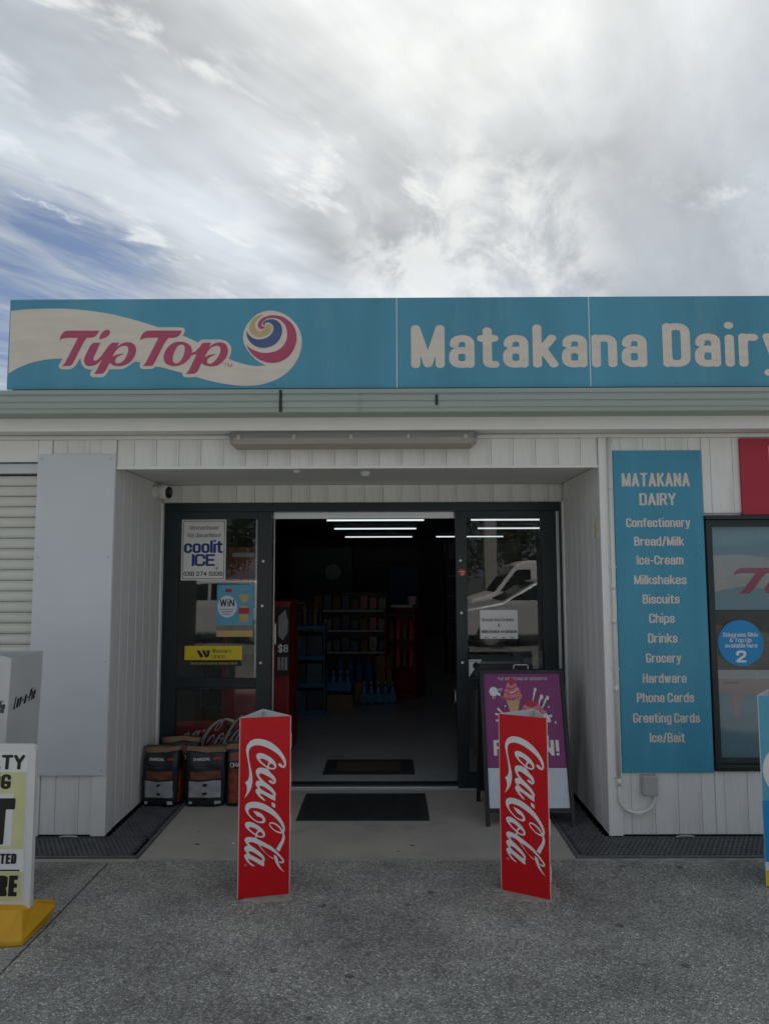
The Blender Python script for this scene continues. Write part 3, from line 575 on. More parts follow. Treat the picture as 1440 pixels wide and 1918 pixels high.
# ------------------------------------------------------------ the shop building
YF, YD = 4.43, 5.36
B = thing('shop_building', 'white board clad corner shop with recessed dark glass entrance', 'shop', (0, YF, 0))
def P_(mb, name, m, parent=None, smooth=False):          # a part given in world metres
    return mb.build(name, m, parent or B, (0, -YF, 0) if parent is None else (0, 0, 0), smooth)
_bc = {}
def board(parent, x, y, z, wd, ht, rz, off=(0, 0, 0)):
    key = (round(wd, 3), round(ht, 3)); t = .014; g = .0009; c = .0022
    if key not in _bc:
        pr = [(g, 0), (g, -t + c), (g + c, -t), (wd - g - c, -t), (wd - g, -t + c), (wd - g, 0)]
        q = MB().prism(pr, 0, ht, 'z').build('board', 'white'); _bc[key] = q.data; bpy.data.objects.remove(q)
    o = bpy.data.objects.new('board', _bc[key]); COL.objects.link(o); o.parent = parent; o.location = (x, y, z); o.rotation_euler = (0, 0, rz)
    return o
def run(parent, xs, y, z0, z1):
    for a, b in zip(xs[:-1], xs[1:]): board(parent, a, y, z0, b - a, z1 - z0, 0)
def steps(a, b, p=.1405):
    o = [a]
    while o[-1] + p < b - .03: o.append(round(o[-1] + p, 4))
    return o + [b]
# front wall: core boxes, boards stand 14 mm proud of them to the plane YF
core = YF + .014
fw = MB()
fw.box(-2.205, -1.72, core, YF + .11, .012, 2.44)
fw.box(-1.7185, 1.3185, core, YF + .11, 2.262, 2.44)
fw.box(1.3205, 1.985, core, YF + .11, .012, 2.44); fw.box(1.9855, 3.9, core, YF + .11, 1.925, 2.44); fw.box(1.9855, 3.9, core, YF + .11, .012, .395); fw.box(3.901, 6, core, YF + .11, .012, 2.44)
fw.box(-6, -4.8, core, YF + .11, .012, 2.44); fw.box(-4.799, -2.2055, core, YF + .11, 2.30, 2.44)
FW = P_(fw, 'front_wall', 'white')
yb = core
run(FW, [-2.119, -2.026, -1.886, -1.806], yb, .02, 2.43)
run(FW, steps(-1.604, 1.31), yb, 2.262, 2.43); run(FW, [-1.712, -1.604], yb, 2.262, 2.43)
run(FW, [1.404, 1.457, 1.599, 1.74, 1.881, 1.962], yb, .02, 2.43)
run(FW, [1.9635, 2.019, 2.157, 2.298, 2.438, 2.578, 2.718, 2.858, 2.998, 3.138, 3.278, 3.418, 3.558, 3.698, 3.838, 3.9], yb, .02, .388)
run(FW, [1.9635, 2.019, 2.157, 2.298, 2.438, 2.578, 2.718, 2.858, 2.998, 3.138, 3.278, 3.418, 3.558, 3.698, 3.838, 3.9], yb, 1.955, 2.43)
for n_, x0, x1, y0, z0, z1 in (('corner_board', -1.804, -1.715, YF - .012, .012, 2.43), ('corner_board', 1.316, 1.402, YF - .012, .012, 2.43), ('lintel_trim', -1.714, 1.315, YF - .004, 2.243, 2.2615),
        ('wall_trim', -2.207, -2.121, YF - .010, .012, 2.43), ('door_head_trim', -4.8, -2.209, YF - .008, 2.292, 2.43)):
    b = MB().box(x0, x1, y0, core - .0005, z0, z1, ch=.003); P_(b, n_, 'trim')
# recess side walls
LW = P_(MB().box(-1.80, -1.731, YF + .111, 5.44, .012, 2.262), 'recess_wall', 'white')
RW = P_(MB().box(1.331, 1.40, YF + .111, 5.44, .012, 2.262), 'recess_wall', 'white')
ys = steps(YF + .003, 5.34)
for a, b in zip(ys[:-1], ys[1:]):
    board(LW, -1.7305, a, .02, b - a, 2.24, R(90)); board(RW, 1.3305, b, .02, b - a, 2.24, R(-90))
BW = P_(MB().box(-1.73, 1.33, YD + .032, YD + .1, 2.123, 2.262), 'recess_back_wall', 'white')
run(BW, steps(-1.716, 1.316, .1395), YD + .0315, 2.126, 2.258)
P_(MB().box(-1.7165, 1.3165, YF + .1115, YD + .031, 2.2625, 2.30), 'recess_ceiling', 'soffit')
P_(MB().box(-1.7155, -1.701, YD - .03, YD + .06, .01, 2.122), 'door_jamb_trim', 'trim'); P_(MB().box(1.302, 1.3155, YD - .03, YD + .06, .01, 2.122), 'door_jamb_trim', 'trim')
# eaves, gutter, roof
P_(MB().box(-6.2, 6.2, YF - .022, core - .001, 2.431, 2.456, ch=.004), 'cornice_trim', 'trim')
P_(MB().box(-6.2, 6.2, 4.272, YF + .12, 2.457, 2.475), 'soffit', 'soffit')
P_(MB().box(-6.2, 6.2, 4.252, 4.271, 2.452, 2.60, ch=.003), 'fascia_board', 'trim')
gp = [(4.25, 2.53), (4.137, 2.53), (4.128, 2.536), (4.126, 2.553), (4.131, 2.557), (4.131, 2.561), (4.126, 2.565), (4.124, 2.592), (4.130, 2.596), (4.130, 2.601), (4.124, 2.605), (4.122, 2.632), (4.129, 2.637), (4.129, 2.643), (4.120, 2.648), (4.119, 2.672), (4.130, 2.674), (4.25, 2.664)]
GU = P_(MB().prism(gp, -6.2, 6.2, 'x'), 'gutter', 'gutter')
for gx, z0, z1 in ((-.636, 2.537, 2.668), (.285, 2.575, 2.635)):
    b = MB().box(gx - .008, gx + .008, 4.1165, 4.127, z0, z1); b.build('gutter_joint', 'gutterdark', GU)
P_(MB().box(-.168, -.164, 4.1172, 4.127, 2.535, 2.668), 'gutter_seam', 'gutter')
P_(MB().box(-6.2, 6.2, 4.262, 18.2, 2.606, 2.66), 'roof', 'panelgrey')  # unseen slab, put in to block light from above
P_(MB().box(-6, -5.9, YF + .115, 18, .0, 2.6), 'side_wall', 'white'); P_(MB().box(5.9, 6, YF + .115, 18, .0, 2.6), 'side_wall', 'white')
# roller door: every slat
RD = P_(MB().box(-4.79, -2.208, YF + .085, YF + .10, .0, 2.29), 'roller_door', 'darkmetal')
P_(MB().box(-4.79, -2.2085, YF + .03, YF + .084, 2.225, 2.289, ch=.006), 'roller_door_head', 'panelgrey')
sp = [(.080, 0), (.070, .002), (.066, .006), (.061, .018), (.060, .034), (.063, .046), (.067, .0495), (.067, .053), (.063, .056), (.064, .060), (.072, .0625), (.080, .066)]
sm_ = None
for k in range(33):
    if sm_ is None:
        o = MB().prism(sp, -4.785, -2.212, 'x').build('slat', 'slat', RD); sm_ = o.data
    else:
        o = bpy.data.objects.new('slat', sm_); COL.objects.link(o); o.parent = RD
    o.location = (0, YF, .012 + .0668 * k)
# interior shell
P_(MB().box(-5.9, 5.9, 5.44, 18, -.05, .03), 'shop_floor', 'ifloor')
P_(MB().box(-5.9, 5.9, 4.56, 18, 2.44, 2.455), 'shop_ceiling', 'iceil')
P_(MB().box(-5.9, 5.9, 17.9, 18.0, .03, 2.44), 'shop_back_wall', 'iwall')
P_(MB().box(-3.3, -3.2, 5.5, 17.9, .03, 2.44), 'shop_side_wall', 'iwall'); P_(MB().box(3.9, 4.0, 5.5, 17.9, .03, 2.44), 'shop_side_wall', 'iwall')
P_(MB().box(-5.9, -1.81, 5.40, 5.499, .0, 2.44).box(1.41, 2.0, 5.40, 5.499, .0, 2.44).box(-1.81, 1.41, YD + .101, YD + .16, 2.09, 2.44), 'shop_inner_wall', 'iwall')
P_(MB().box(1.405, 5.85, 5.10, 5.15, .03, 2.44), 'display_partition', 'iwall')  # added behind the window to stop light leaking into the shop
# entrance joinery
def bx(b, nm, m='joinery', parent=None, ch=.003):
    o = MB().box(*b, ch=ch).build(nm, m, parent); o.location = (0, -YF, 0) if parent is B else (0, 0, 0); return o
DF = bx((-1.70, 1.30, YD, YD + .09, 2.056, 2.121), 'door_frame', 'joinery', B)
def sub(b, nm, m='joinery', ch=.002): return MB().box(b[0], b[1], b[2], b[3], b[4], b[5], ch=ch).build(nm, m, DF)
Y0, Y1 = YD + .006, YD + .07
sub((-1.70, -1.592, Y0, Y1, .01, 2.055), 'stile'); sub((-.993, -.886, Y0, Y1, .01, 2.055), 'stile')
sub((.503, .588, Y0, Y1, .01, 2.055), 'stile'); sub((1.152, 1.262, Y0, Y1, .01, 2.055), 'stile'); sub((1.289, 1.3015, Y0 - .003, Y1, .01, 2.055), 'stile')
sub((1.263, 1.288, Y0 + .012, Y1, .01, 2.055), 'seal_strip', 'alu'); sub((-1.012, -.994, Y0 + .034, Y1, .745, 2.0), 'seal_strip', 'trim')
for a, b in ((-1.591, -.994), (.589, 1.151)):
    sub((a, b, Y0, Y1, 2.002, 2.055), 'rail'); sub((a, b, Y0, Y1, .744, .807), 'rail'); sub((a, b, Y0, Y1, .01, .115), 'rail')
    for z0, z1 in ((.8075, 2.0015), (.1155, .7435)):
        V = [(a, YD + .03, z0), (b, YD + .03, z0), (b, YD + .03, z1), (a, YD + .03, z1)]
        finish('glass_pane', V, [(0, 1, 2, 3)], 'glass', DF)
    sub((a, b, YD - .004, YD + .005, .795, .806), 'glazing_bead'); sub((a, b, YD - .004, YD + .005, .732, .743), 'glazing_bead')
sub((-.885, .502, YD + .06, YD + .09, 2.004, 2.055), 'track_cover', 'alu')
sub((-1.70, 1.30, YD - .012, YD + .015, .003, .016), 'threshold', 'alu', .001); sub((-1.70, 1.30, YD + .016, YD + .04, .003, .022), 'threshold', 'alu', .001); sub((-1.70, 1.30, YD + .041, YD + .12, .003, .034), 'threshold', 'joinery', .001)
sub((-.880, -.872, YD + .075, YD + .095, .03, 2.0), 'door_edge', 'alu', .001)
b = MB().tube([(-.862, YD + .10, 1.05), (-.862, YD + .07, 1.06), (-.862, YD + .07, 1.20), (-.862, YD + .10, 1.21)], .008, 8); b.build('door_handle', 'alu', DF)
b = MB().tube([(.496, YD + .10, .62), (.496, YD + .07, .63), (.496, YD + .07, .70), (.496, YD + .10, .71)], .006, 8); b.build('door_handle', 'alu', DF)
# shop window on the right
WN = bx((1.955, 3.95, YF - .045, YF + .10, 1.912, 1.937), 'window', 'joinery', B)
def wsub(b, nm, m='joinery', ch=.003): return MB().box(b[0], b[1], b[2], b[3], b[4], b[5], ch=ch).build(nm, m, WN)
wsub((1.966, 2.003, YF - .020, YF + .09, .398, 1.911), 'frame_jamb'); wsub((3.88, 3.92, YF - .020, YF + .09, .398, 1.911), 'frame_jamb')
wsub((2.0035, 3.8795, YF - .016, YF + .09, 1.872, 1.911), 'frame_head'); wsub((2.0035, 3.8795, YF - .016, YF + .09, .432, .452), 'frame_sill')
wsub((1.962, 3.925, YF - .034, YF + .09, .408, .4315), 'frame_sill'); wsub((1.966, 3.92, YF - .018, YF + .09, .388, .4075), 'frame_sill')
finish('glass_pane', [(2.003, YF + .022, .452), (3.88, YF + .022, .452), (3.88, YF + .022, 1.872), (2.003, YF + .022, 1.872)], [(0, 1, 2, 3)], 'glass', WN)

# ------------------------------------------------------------ long fascia sign
def tr(key, ox=0.0, oz=0.0, sx=.001, f=None):
    out = []
    for q in TRACES[key]:
        pts = [(q[i], q[i + 1]) for i in range(0, len(q), 2)]
        out.append([f(*p) if f else (ox + p[0] * sx, oz + p[1] * sx) for p in pts])
    return out
def smooth(poly, it=1):
    for _ in range(it):
        o = []
        for i, p in enumerate(poly):
            a = poly[i - 1]; n = poly[(i + 1) % len(poly)]
            v1 = (p[0] - a[0], p[1] - a[1]); v2 = (n[0] - p[0], n[1] - p[1]); l1 = math.hypot(*v1); l2 = math.hypot(*v2)
            if l1 * l2 > 0 and (v1[0] * v2[0] + v1[1] * v2[1]) / (l1 * l2) < .35: o.append(p)      # keep corners
            else: o += [(p[0] * .78 + a[0] * .22, p[1] * .78 + a[1] * .22), (p[0] * .78 + n[0] * .22, p[1] * .78 + n[1] * .22)]
        poly = o
    return poly
FS = thing('fascia_sign', 'long faded blue fascia sign with pink logo, swirl and shop name above the gutter', 'sign', (-2.295, 4.177, 2.693))
SH = .557
edges = [0, 2.347, 3.506, 4.66, 6.0]
for a, b in zip(edges[:-1], edges[1:]):
    MB().box(a + .0015, b - .0015, 0, .028, 0, SH, ch=.0015).build('panel', 'signblue', FS)
for e in edges[1:-1]: MB().box(e - .0022, e + .0022, -.002, .01, .002, SH - .002).build('joint_strip', 'trim', FS)
MB().box(.02, 5.98, .03, .07, -.03, .03).box(.02, 5.98, .03, .07, SH - .08, SH - .03).build('rear_rail', 'alu', FS)
for k in range(9):
    for zc in (.022, SH - .02):
        MB().tube([(.42 + k * .60, -.001, zc), (.42 + k * .60, -.004, zc)], .005, 8).build('screw', 'signblue', FS)
for key, m_, w_, nm in (('tt_swoosh', 'signlet', .0012, 'swoosh_print'), ('tt_halo', 'signlet', .0018, 'logo_outline'), ('tt_T', 'signpink', .0030, 'logo_lettering'), ('tt_dot', 'signpink', .0030, 'logo_lettering'),
        ('tt_ip', 'signpink', .0030, 'logo_lettering'), ('tt_T2', 'signpink', .0030, 'logo_lettering'), ('tt_o', 'signpink', .0030, 'logo_lettering'), ('tt_p', 'signpink', .0034, 'logo_lettering'),
        ('tt_pink', 'signpink', .0024, 'swirl_print'), ('tt_blue', 'signnavy', .0024, 'swirl_print'), ('tt_yellow', 'signyel', .0024, 'swirl_print')):
    flat(nm, [smooth(q) for q in tr(key)], m_, FS, w_)
text(FS, 'TM', 1.308, 1.358, .130, .024, 'signpink', .003, sw=.12, gap=.2)
text(FS, 'Matakana', 2.433, 3.848, .119, .266, 'signlet', .0016, sw=.245, gap=.115, h=.022)
text(FS, 'Dairy', 3.943, 4.698, .119, .270, 'signlet', .0016, sw=.245, gap=.115, h=.022)

# ------------------------------------------------------------ list board
LB = thing('list_board', 'tall blue board listing groceries in pale lettering right of the entrance', 'sign', (1.404, YF - .0145, .381))
MB().box(0, .5515, 0, .0135, 0, 1.967, ch=.001).build('panel', 'listblue', LB)
ox, oz = -1.404, -.381
for s_, x0, x1, z0, cp in (('MATAKANA', 1.455, 1.879, 2.120, .086), ('DAIRY', 1.561, 1.788, 2.002, .077), ('Confectionery', 1.474, 1.872, 1.866, .057), ('Bread/Milk', 1.520, 1.827, 1.750, .057), ('Ice-Cream', 1.532, 1.820, 1.634, .057),
        ('Milkshakes', 1.512, 1.835, 1.512, .057), ('Biscuits', 1.560, 1.787, 1.394, .057), ('Chips', 1.596, 1.753, 1.276, .057), ('Drinks', 1.585, 1.765, 1.156, .057), ('Grocery', 1.568, 1.783, 1.036, .057), ('Hardware', 1.544, 1.811, .914, .057),
        ('Phone Cards', 1.504, 1.852, .798, .057), ('Greeting Cards', 1.477, 1.882, .677, .057), ('Ice/Bait', 1.574, 1.787, .560, .057)):
    text(LB, s_, x0 + ox, x1 + ox, z0 + oz, cp, 'signlet', .0012, sw=.215, gap=.07, h=.028)
for x, z in ((.03, .08), (.52, .08), (.03, .93), (.52, .93), (.03, 1.9), (.52, 1.9)): MB().tube([(x, -.0005, z), (x, -.003, z)], .006, 8).build('screw', 'listblue', LB)

# red sign above the window
RS = thing('red_sign', 'red framed sign with white panel above the shop window', 'sign', (2.198, YF - .0205, 1.94))
MB().box(0, 1.6, 0, .0195, 0, .482, ch=.003).build('board', 'redsign', RS)
flat('white_panel', [rect(.178, 1.42, .05, .432)], 'pwhite', RS, .0015)

# window posters behind the glass
WP = thing('window_poster', 'blue and white ice cream poster filling the top of the shop window', 'poster', (2.006, YF + .05, 1.352))
MB().box(0, 1.87, 0, .006, 0, .518).build('sheet', 'windowfilm', WP)
flat('swoosh_print', [[(0.001, .10), (.08, .125), (.2, .145), (.35, .13), (.6, .02), (.8, .0), (.8, .19), (.6, .27), (.4, .32), (.2, .343), (.1, .342), (.001, .333)]], 'filmwhite', WP, .0015)
f_ = lambda x, z: (.148 + (x - 310) * .00125, .1 + (z - 142) * .00073)
for key in ('tt_T', 'tt_dot', 'tt_ip'): flat('logo_lettering', [smooth(q) for q in tr(key, f=f_)], 'filmpink', WP, .003)
WL = thing('window_poster', 'pale blue poster with a wafer cone filling the bottom of the shop window', 'poster', (2.006, YF + .05, .453))
MB().box(0, 1.87, 0, .006, 0, .53).build('sheet', 'windowfilm', WL)
flat('freezer_print', [rect(.001, 1.86, .385, .475)], 'mauve', WL, .0012); flat('label_print', [rect(.06, .15, .447, .456)], 'pgrey', WL, .002)
flat('freezer_print', [rect(.001, 1.86, .476, .529)], 'filmwhite', WL, .0012)
flat('cone_print', [[(.092, .384), (.172, .384), (.152, .27), (.138, .215), (.128, .215), (.112, .29)]], 'mauve', WL, .0016)
SB = thing('round_sticker', 'round bright blue phone sticker on the shop window', 'sticker', (2.167, YF + .0195, 1.15))
flat('disc', [disc(0, 0, .140, 48)], 'stickblue', SB, .0005)
for s_, x0, x1, z0 in (('2degrees SIMs', -.108, .108, .038), ('& Top Up', -.068, .066, .005), ('available here', -.098, .100, -.028)): text(SB, s_, x0, x1, z0, .026, 'pwhite', .0013, sw=.17, gap=.1)
text(SB, '2', -.032, .030, -.118, .072, 'pwhite', .0013, sw=.30)
MB().box(2.006, 3.87, YF + .056, YF + .075, .985, 1.345).build('window_rail', 'darkmetal', B).location = (0, -YF, 0)  # dark sheet filling the gap between the two posters

# grey sheet screwed to the left pier
GP = thing('wall_panel', 'plain pale grey sheet screwed over the left wall pier', 'panel', (-2.205, YF - .0195, .37))
MB().box(0, .488, 0, .0075, 0, 1.969, ch=.001).build('sheet', 'panelgrey', GP)
for x, z in ((.025, .03), (.462, .03), (.025, .68), (.462, .68), (.025, 1.32), (.462, 1.32), (.025, 1.94), (.462, 1.94)):
    MB().tube([(x, 0, z), (x, -.003, z)], .0055, 8).build('screw', 'boxgrey', GP)

# ------------------------------------------------------------ conduit and junction box
CO = thing('conduit', 'white plastic conduit running down the right corner board', 'conduit', (1.378, YF - .026, 0))
MB().tube([(0, 0, 2.43), (0, 0, .31)], .0115, 12).build('pipe', 'pvc', CO, smooth=True)
b = [(0, 0, .33), (0, 0, .25)] + [(.105 - .105 * math.cos(R(a)), 0, .235 - .085 * math.sin(R(a))) for a in range(0, 181, 15)] + [(.213, 0, .27)]
MB().tube(b, .010, 12).build('bend', 'pvc', CO, smooth=True)
for z in (2.12, 1.5, 1.29, .88, .33): MB().tube([(0, 0, z - .02), (0, 0, z + .02)], .0145, 12).build('coupler', 'pvc', CO, smooth=True)
for z in (1.62, .355, 1.0): MB().box(-.024, .024, .004, .0135, z - .008, z + .008, ch=.002).build('clip', 'pvc', CO)
MB().box(.085, .125, -.014, .0125, .142, .158, ch=.002).build('clip', 'pvc', CO)
JB = thing('junction_box', 'grey weatherproof junction box on the boards below the list board', 'junction box', (1.558, YF - .001, .254))
MB().box(-.046, .046, -.045, 0, 0, .116, ch=.006).build('body', 'boxgrey', JB)
MB().box(-.042, .042, -.052, -.0452, .004, .112, ch=.003).build('lid', 'boxgrey', JB)
for x in (-.035, .035):
    for z in (.011, .105): MB().tube([(x, -.0515, z), (x, -.0545, z)], .0045, 8).build('screw', 'steel', JB)
tag(MB().tube([(-1.0, YF - .03, 2.447), (-1.4, YF - .03, 2.450), (-2.1, YF - .03, 2.449), (-3.5, YF - .03, 2.45)], .0045, 6).build('cable', 'pvc'), 'thin white cable under the eaves left of the strip light', 'cable')
tag(MB().tube([(.56, YF - .03, 2.446), (.9, YF - .03, 2.447), (1.36, YF - .03, 2.45), (1.9, YF - .03, 2.448), (2.6, YF - .03, 2.45)], .005, 6).build('cable', 'pvc'), 'thin white cable under the eaves right of the strip light', 'cable')

# batten light under the eaves
BL = thing('strip_light', 'long unlit weatherproof strip light fixed under the eaves over the entrance', 'light', (-.218, YF - .075, 2.456))
hy, L_ = .055, .766
for sx_, z0, z1, m_, nm in ((1.0, -.038, -.001, 'lampbody', 'body'), (.992, -.098, -.0385, 'diffuser', 'diffuser')):
    pr = [(-hy, z1), (hy, z1), (hy, z0 + .02), (hy * .62, z0), (-hy * .62, z0), (-hy, z0 + .02)] if nm == 'diffuser' else [(-hy * .9, z1), (hy * .9, z1), (hy * 1.06, z0), (-hy * 1.06, z0)]
    mb = MB(); n = len(pr); V = []
    for x, s2 in ((-L_ * sx_, .55), (-L_ * sx_ + .03, 1.0), (L_ * sx_ - .03, 1.0), (L_ * sx_, .55)):
        zc = (z0 + z1) / 2 if nm == 'body' else z1
        V += [(x, p[0] * s2, zc + (p[1] - zc) * s2) for p in pr]
    F = [tuple(range(n)), tuple(range(3 * n, 4 * n))]
    for i in range(3):
        for k in range(n): F.append((i * n + k, i * n + (k + 1) % n, (i + 1) * n + (k + 1) % n, (i + 1) * n + k))
    mb.add(V, F).build(nm, m_, BL)
for x in (-.70, -.36, -.01, .34, .69): MB().box(x - .010, x + .010, -.064, -.0585, -.052, -.022, ch=.002).build('clip', 'boxgrey', BL)

# entrance ceiling sensors, camera, tag
t = thing('smoke_sensor', 'small round white sensor on the entrance ceiling, nearer the left', 'sensor', (-.60, 4.62, 2.262))
MB().tube([(0, 0, 0), (0, 0, -.006), (0, 0, -.018)], [.026, .026, .018], 18).build('body', 'pvc', t)
t = thing('door_sensor', 'small white motion sensor with black eyes on the entrance ceiling centre', 'sensor', (-.155, 4.72, 2.262))
MB().tube([(0, 0, 0), (0, 0, -.010), (0, 0, -.030)], [.034, .034, .022], 18).build('body', 'pvc', t)
for x in (-.008, .008): MB().tube([(x, -.019, -.022), (x, -.0235, -.0245)], .004, 8).build('eye', 'pblack', t)
t = thing('security_camera', 'white turret security camera high in the left corner of the entrance', 'camera', (-1.665, 5.17, 2.185))
MB().tube([(-.050, 0, .0), (-.020, 0, .0)], .052, 20).build('mount', 'pvc', t)
b = MB(); pr = [(-.02, .046), (0, .056), (.02, .058), (.045, .054), (.060, .047)]
b.tube([(x, -x * .35, -.1 * x) for x, r in pr], [r for x, r in pr], 22).build('housing', 'pvc', t, smooth=True)
b = MB(); pr = [(.061, .044), (.066, .040), (.070, .024), (.071, .004)]
b.tube([(x, -x * .35, -.1 * x) for x, r in pr], [r for x, r in pr], 22).build('lens_window', 'carglass', t, smooth=True)
tag(MB().box(1.3045, 1.3155, 4.47, 4.50, 1.80, 1.915, ch=.002).build('cream_plate', 'cream'), 'small cream plate on the right side wall of the entrance', 'plate')

# ------------------------------------------------------------ triangular bollard covers
def tri_cover(name, label, cat, a, b, ht, m_, m_in='pcore', group=None, lean=0.0):
    """hollow three sided column; a, b are the ends of its front face on the ground (left, right)"""
    ax, ay = a; bx_, by = b; wd = math.hypot(bx_ - ax, by - ay); ang = math.atan2(by - ay, bx_ - ax)
    t = thing(name, label, cat, (ax, ay, .006), ang, group)
    if lean: t.rotation_euler = (0, R(lean), ang)
    hgt = wd * math.sqrt(3) / 2; th = .004
    for k in range(3):
        T = Matrix.Translation([(0, 0, 0), (wd, 0, 0), (wd / 2, hgt, 0)][k]) @ Matrix.Rotation(R(120 * k), 4, 'Z')
        mb = MB(lambda x, y, z: T @ Vector((x, y, z)))
        mb.box(.001, wd - .001, 0, th, 0, ht, 1); mb.m[2] = 0
        mb.build('panel', [m_, m_in], t)
    return t, wd
def coke(parent, T=FRONT, f=None, keys=None, m_='pwhite', w=.0012):
    for i, k in enumerate(keys or ('cc_C', 'cc_o', 'cc_c', 'cc_a', 'cc_dash', 'cc_C2', 'cc_o2', 'cc_l', 'cc_tail', 'cc_a2')):
        flat('script_lettering', [smooth(q) for q in tr(k, f=f or (lambda s, z: (s * .0001, z * .0001)))], m_, parent, w + i * .00012, T)
def cover(label, a, b):
    t, wd = tri_cover('bollard_cover', label, 'bollard cover', a, b, .862, 'red', group='red bollard covers before the door')
    coke(t)
    flat('trademark_print', [disc(.0397, .1606 - .006, .0055, 20), disc(.0397, .1606 - .006, .0045, 20)], 'pwhite', t, .0012)
    h_ = wd * math.sqrt(3) / 2
    for z in (.08, .30, .52, .70): MB().box(wd - .003, wd + .002, .004, .010, z, z + .075).build('tab', 'pcore', t)
    MB().tube([(wd / 2, h_ / 3, 0), (wd / 2, h_ / 3, .80), (wd / 2, h_ / 3, .82)], [.045, .045, .03], 20).build('post', 'gutterdark', t, smooth=False)
    return t
cover('red triangular bollard cover with white script, left of the doorway mats', (-.745, 3.606), (-.495, 3.664))
cover('red triangular bollard cover with white script, in front of the purple sandwich board', (.555, 3.711), (.780, 3.594))

# blue cover cut by the right edge of the picture
t, wd = tri_cover('bollard_cover', 'blue and white triangular bollard cover at the right edge', 'bollard cover', (1.893, 3.742), (2.15, 3.70), .945, 'skyblue')
flat('print', [rect(.0015, wd - .0015, .12, .42)], 'stickblue', t, .001); flat('print', [rect(.0015, wd - .0015, .002, .08)], 'wuyel', t, .001); flat('print', [rect(.0015, wd - .0015, .08, .12)], 'marble', t, .001)
flat('splash_print', [[p for p in disc(.155, .57, .145, 32) if True]], 'pwhite', t, .0016)
text(t, 'W', .055, .25, .50, .20, 'navy', .0022, sw=.3)
# grey pie totem at the left edge
t, wd = tri_cover('pie_totem', 'silver grey triangular totem with pie lettering behind the yellow based sign', 'totem', (0, 0), (.29, 0), 1.17, 'totem', 'totem', lean=3.0)
text(t, 'Luv-a-Pie', .035, wd - .02, .86, .062, 'pblack', .0012, sw=.20, shear=.25, gap=.06, rise=.12)
hh = wd * math.sqrt(3) / 2
def SIDE(u, v, w):     # the right hand face, leaving the front edge towards the back
    T = Matrix.Translation((wd, 0, 0)) @ Matrix.Rotation(R(120), 4, 'Z'); return tuple(T @ Vector((u, -w, v)))
t.rotation_euler[2] = R(-35)
t.location = (-2.212, 3.86, .006)
text(t, 'Luv-a-Pie', .045, wd - .045, .90, .062, 'pblack', .0012, sw=.20, shear=.25, gap=.06, rise=.12, T=SIDE)
for k, T_ in ((0, FRONT), (1, SIDE)):
    pie = [(.075, .645), (.08, .69), (.10, .70), (.115, .692), (.135, .70), (.155, .693), (.178, .702), (.175, .655), (.125, .64)]
    inn = [(.081, .650), (.086, .686), (.10, .694), (.115, .686), (.135, .694), (.155, .687), (.171, .694), (.169, .658), (.125, .646)]
    flat('pie_print', [pie, inn], 'pblack', t, .0012, T_)
    flat('pie_print', [[(.079, .676), (.10, .668), (.125, .676), (.15, .668), (.175, .678), (.175, .674), (.15, .664), (.125, .672), (.10, .664), (.079, .672)]], 'pblack', t, .0014, T_)

# ------------------------------------------------------------ white sign on a yellow base, cut by the left edge
t = thing('pavement_sign', 'scuffed white plastic sign with black lettering on a yellow base at the left edge', 'sign', (-1.916, 3.30, 0))
prof = [(.3175, .105), (.3175, .79), (.310, .806), (.295, .814), (-.295, .814), (-.310, .806), (-.3175, .79), (-.3175, .105)]
MB().prism(prof, -.014, .014, 'y').build('panel', 'plastic', t)
MB().box(-.3, .3, .0, .001, .1, .2).build('panel_core', 'plastic', t)
flat('insert_sheet', [rect(-.262, .284, .135, .785)], 'pwhite', t, .0155)
for z0, z1 in ((.36, .695), (.138, .262)): flat('yellow_print', [rect(-.262, .279, z0, z1)], 'paleyel', t, .0162)
flat('yellow_print', [rect(-.262, .225, .375, .60)], 'pwhite', t, .0168)
for s_, x0, x1, z0, cp, sw_ in (('LTY', .120, .272, .707, .064, .30), ('OG', .118, .213, .621, .065, .32), ('T', .085, .236, .380, .201, .42), ('TED', .176, .251, .297, .044, .30), ('RE', .172, .261, .158, .089, .34)):
    text(t, s_, x0, x1, z0, cp, 'pblack', .0176, sw=sw_, sq=True, gap=.07, shear=.04)
flat('rule_print', [rect(-.262, .266, .266, .272)], 'pblack', t, .0174)
MB().tube([(.14, -.0145, .795), (.14, -.017, .795)], .008, 10).build('rivet', 'boxgrey', t)
YB = lambda x, y, z: (x, y, z)
V = []; F = []
xs_ = [-.40, -.33, .285, .316]
pf = lambda q: [(-.135 + .01 * q, .0), (-.135 + .01 * q, .022), (-.055 + .01 * q, .118 - .01 * q), (.028, .126 - .008 * q), (.105, .092), (.125, .060), (.115, .035), (.09, .0)]
fl = (.03, .03, -.012, -.012, .055, .060, .050, .035)
for x, q in zip(xs_, (1, 0, 0, 1)): V += [(x + q * d * (1 if x > 0 else -1), p[0], p[1]) for p, d in zip(pf(q), fl)]
n = 8
for i in range(len(xs_) - 1):
    for k in range(n): F.append((i * n + k, i * n + (k + 1) % n, (i + 1) * n + (k + 1) % n, (i + 1) * n + k))
F += [tuple(range(n)), tuple((len(xs_) - 1) * n + k for k in range(n))]
bb = MB().add(V, F).build('base', 'yellow', t)
md = bb.modifiers.new('bevel', 'BEVEL'); md.width = .006; md.segments = 2; md.limit_method = 'ANGLE'

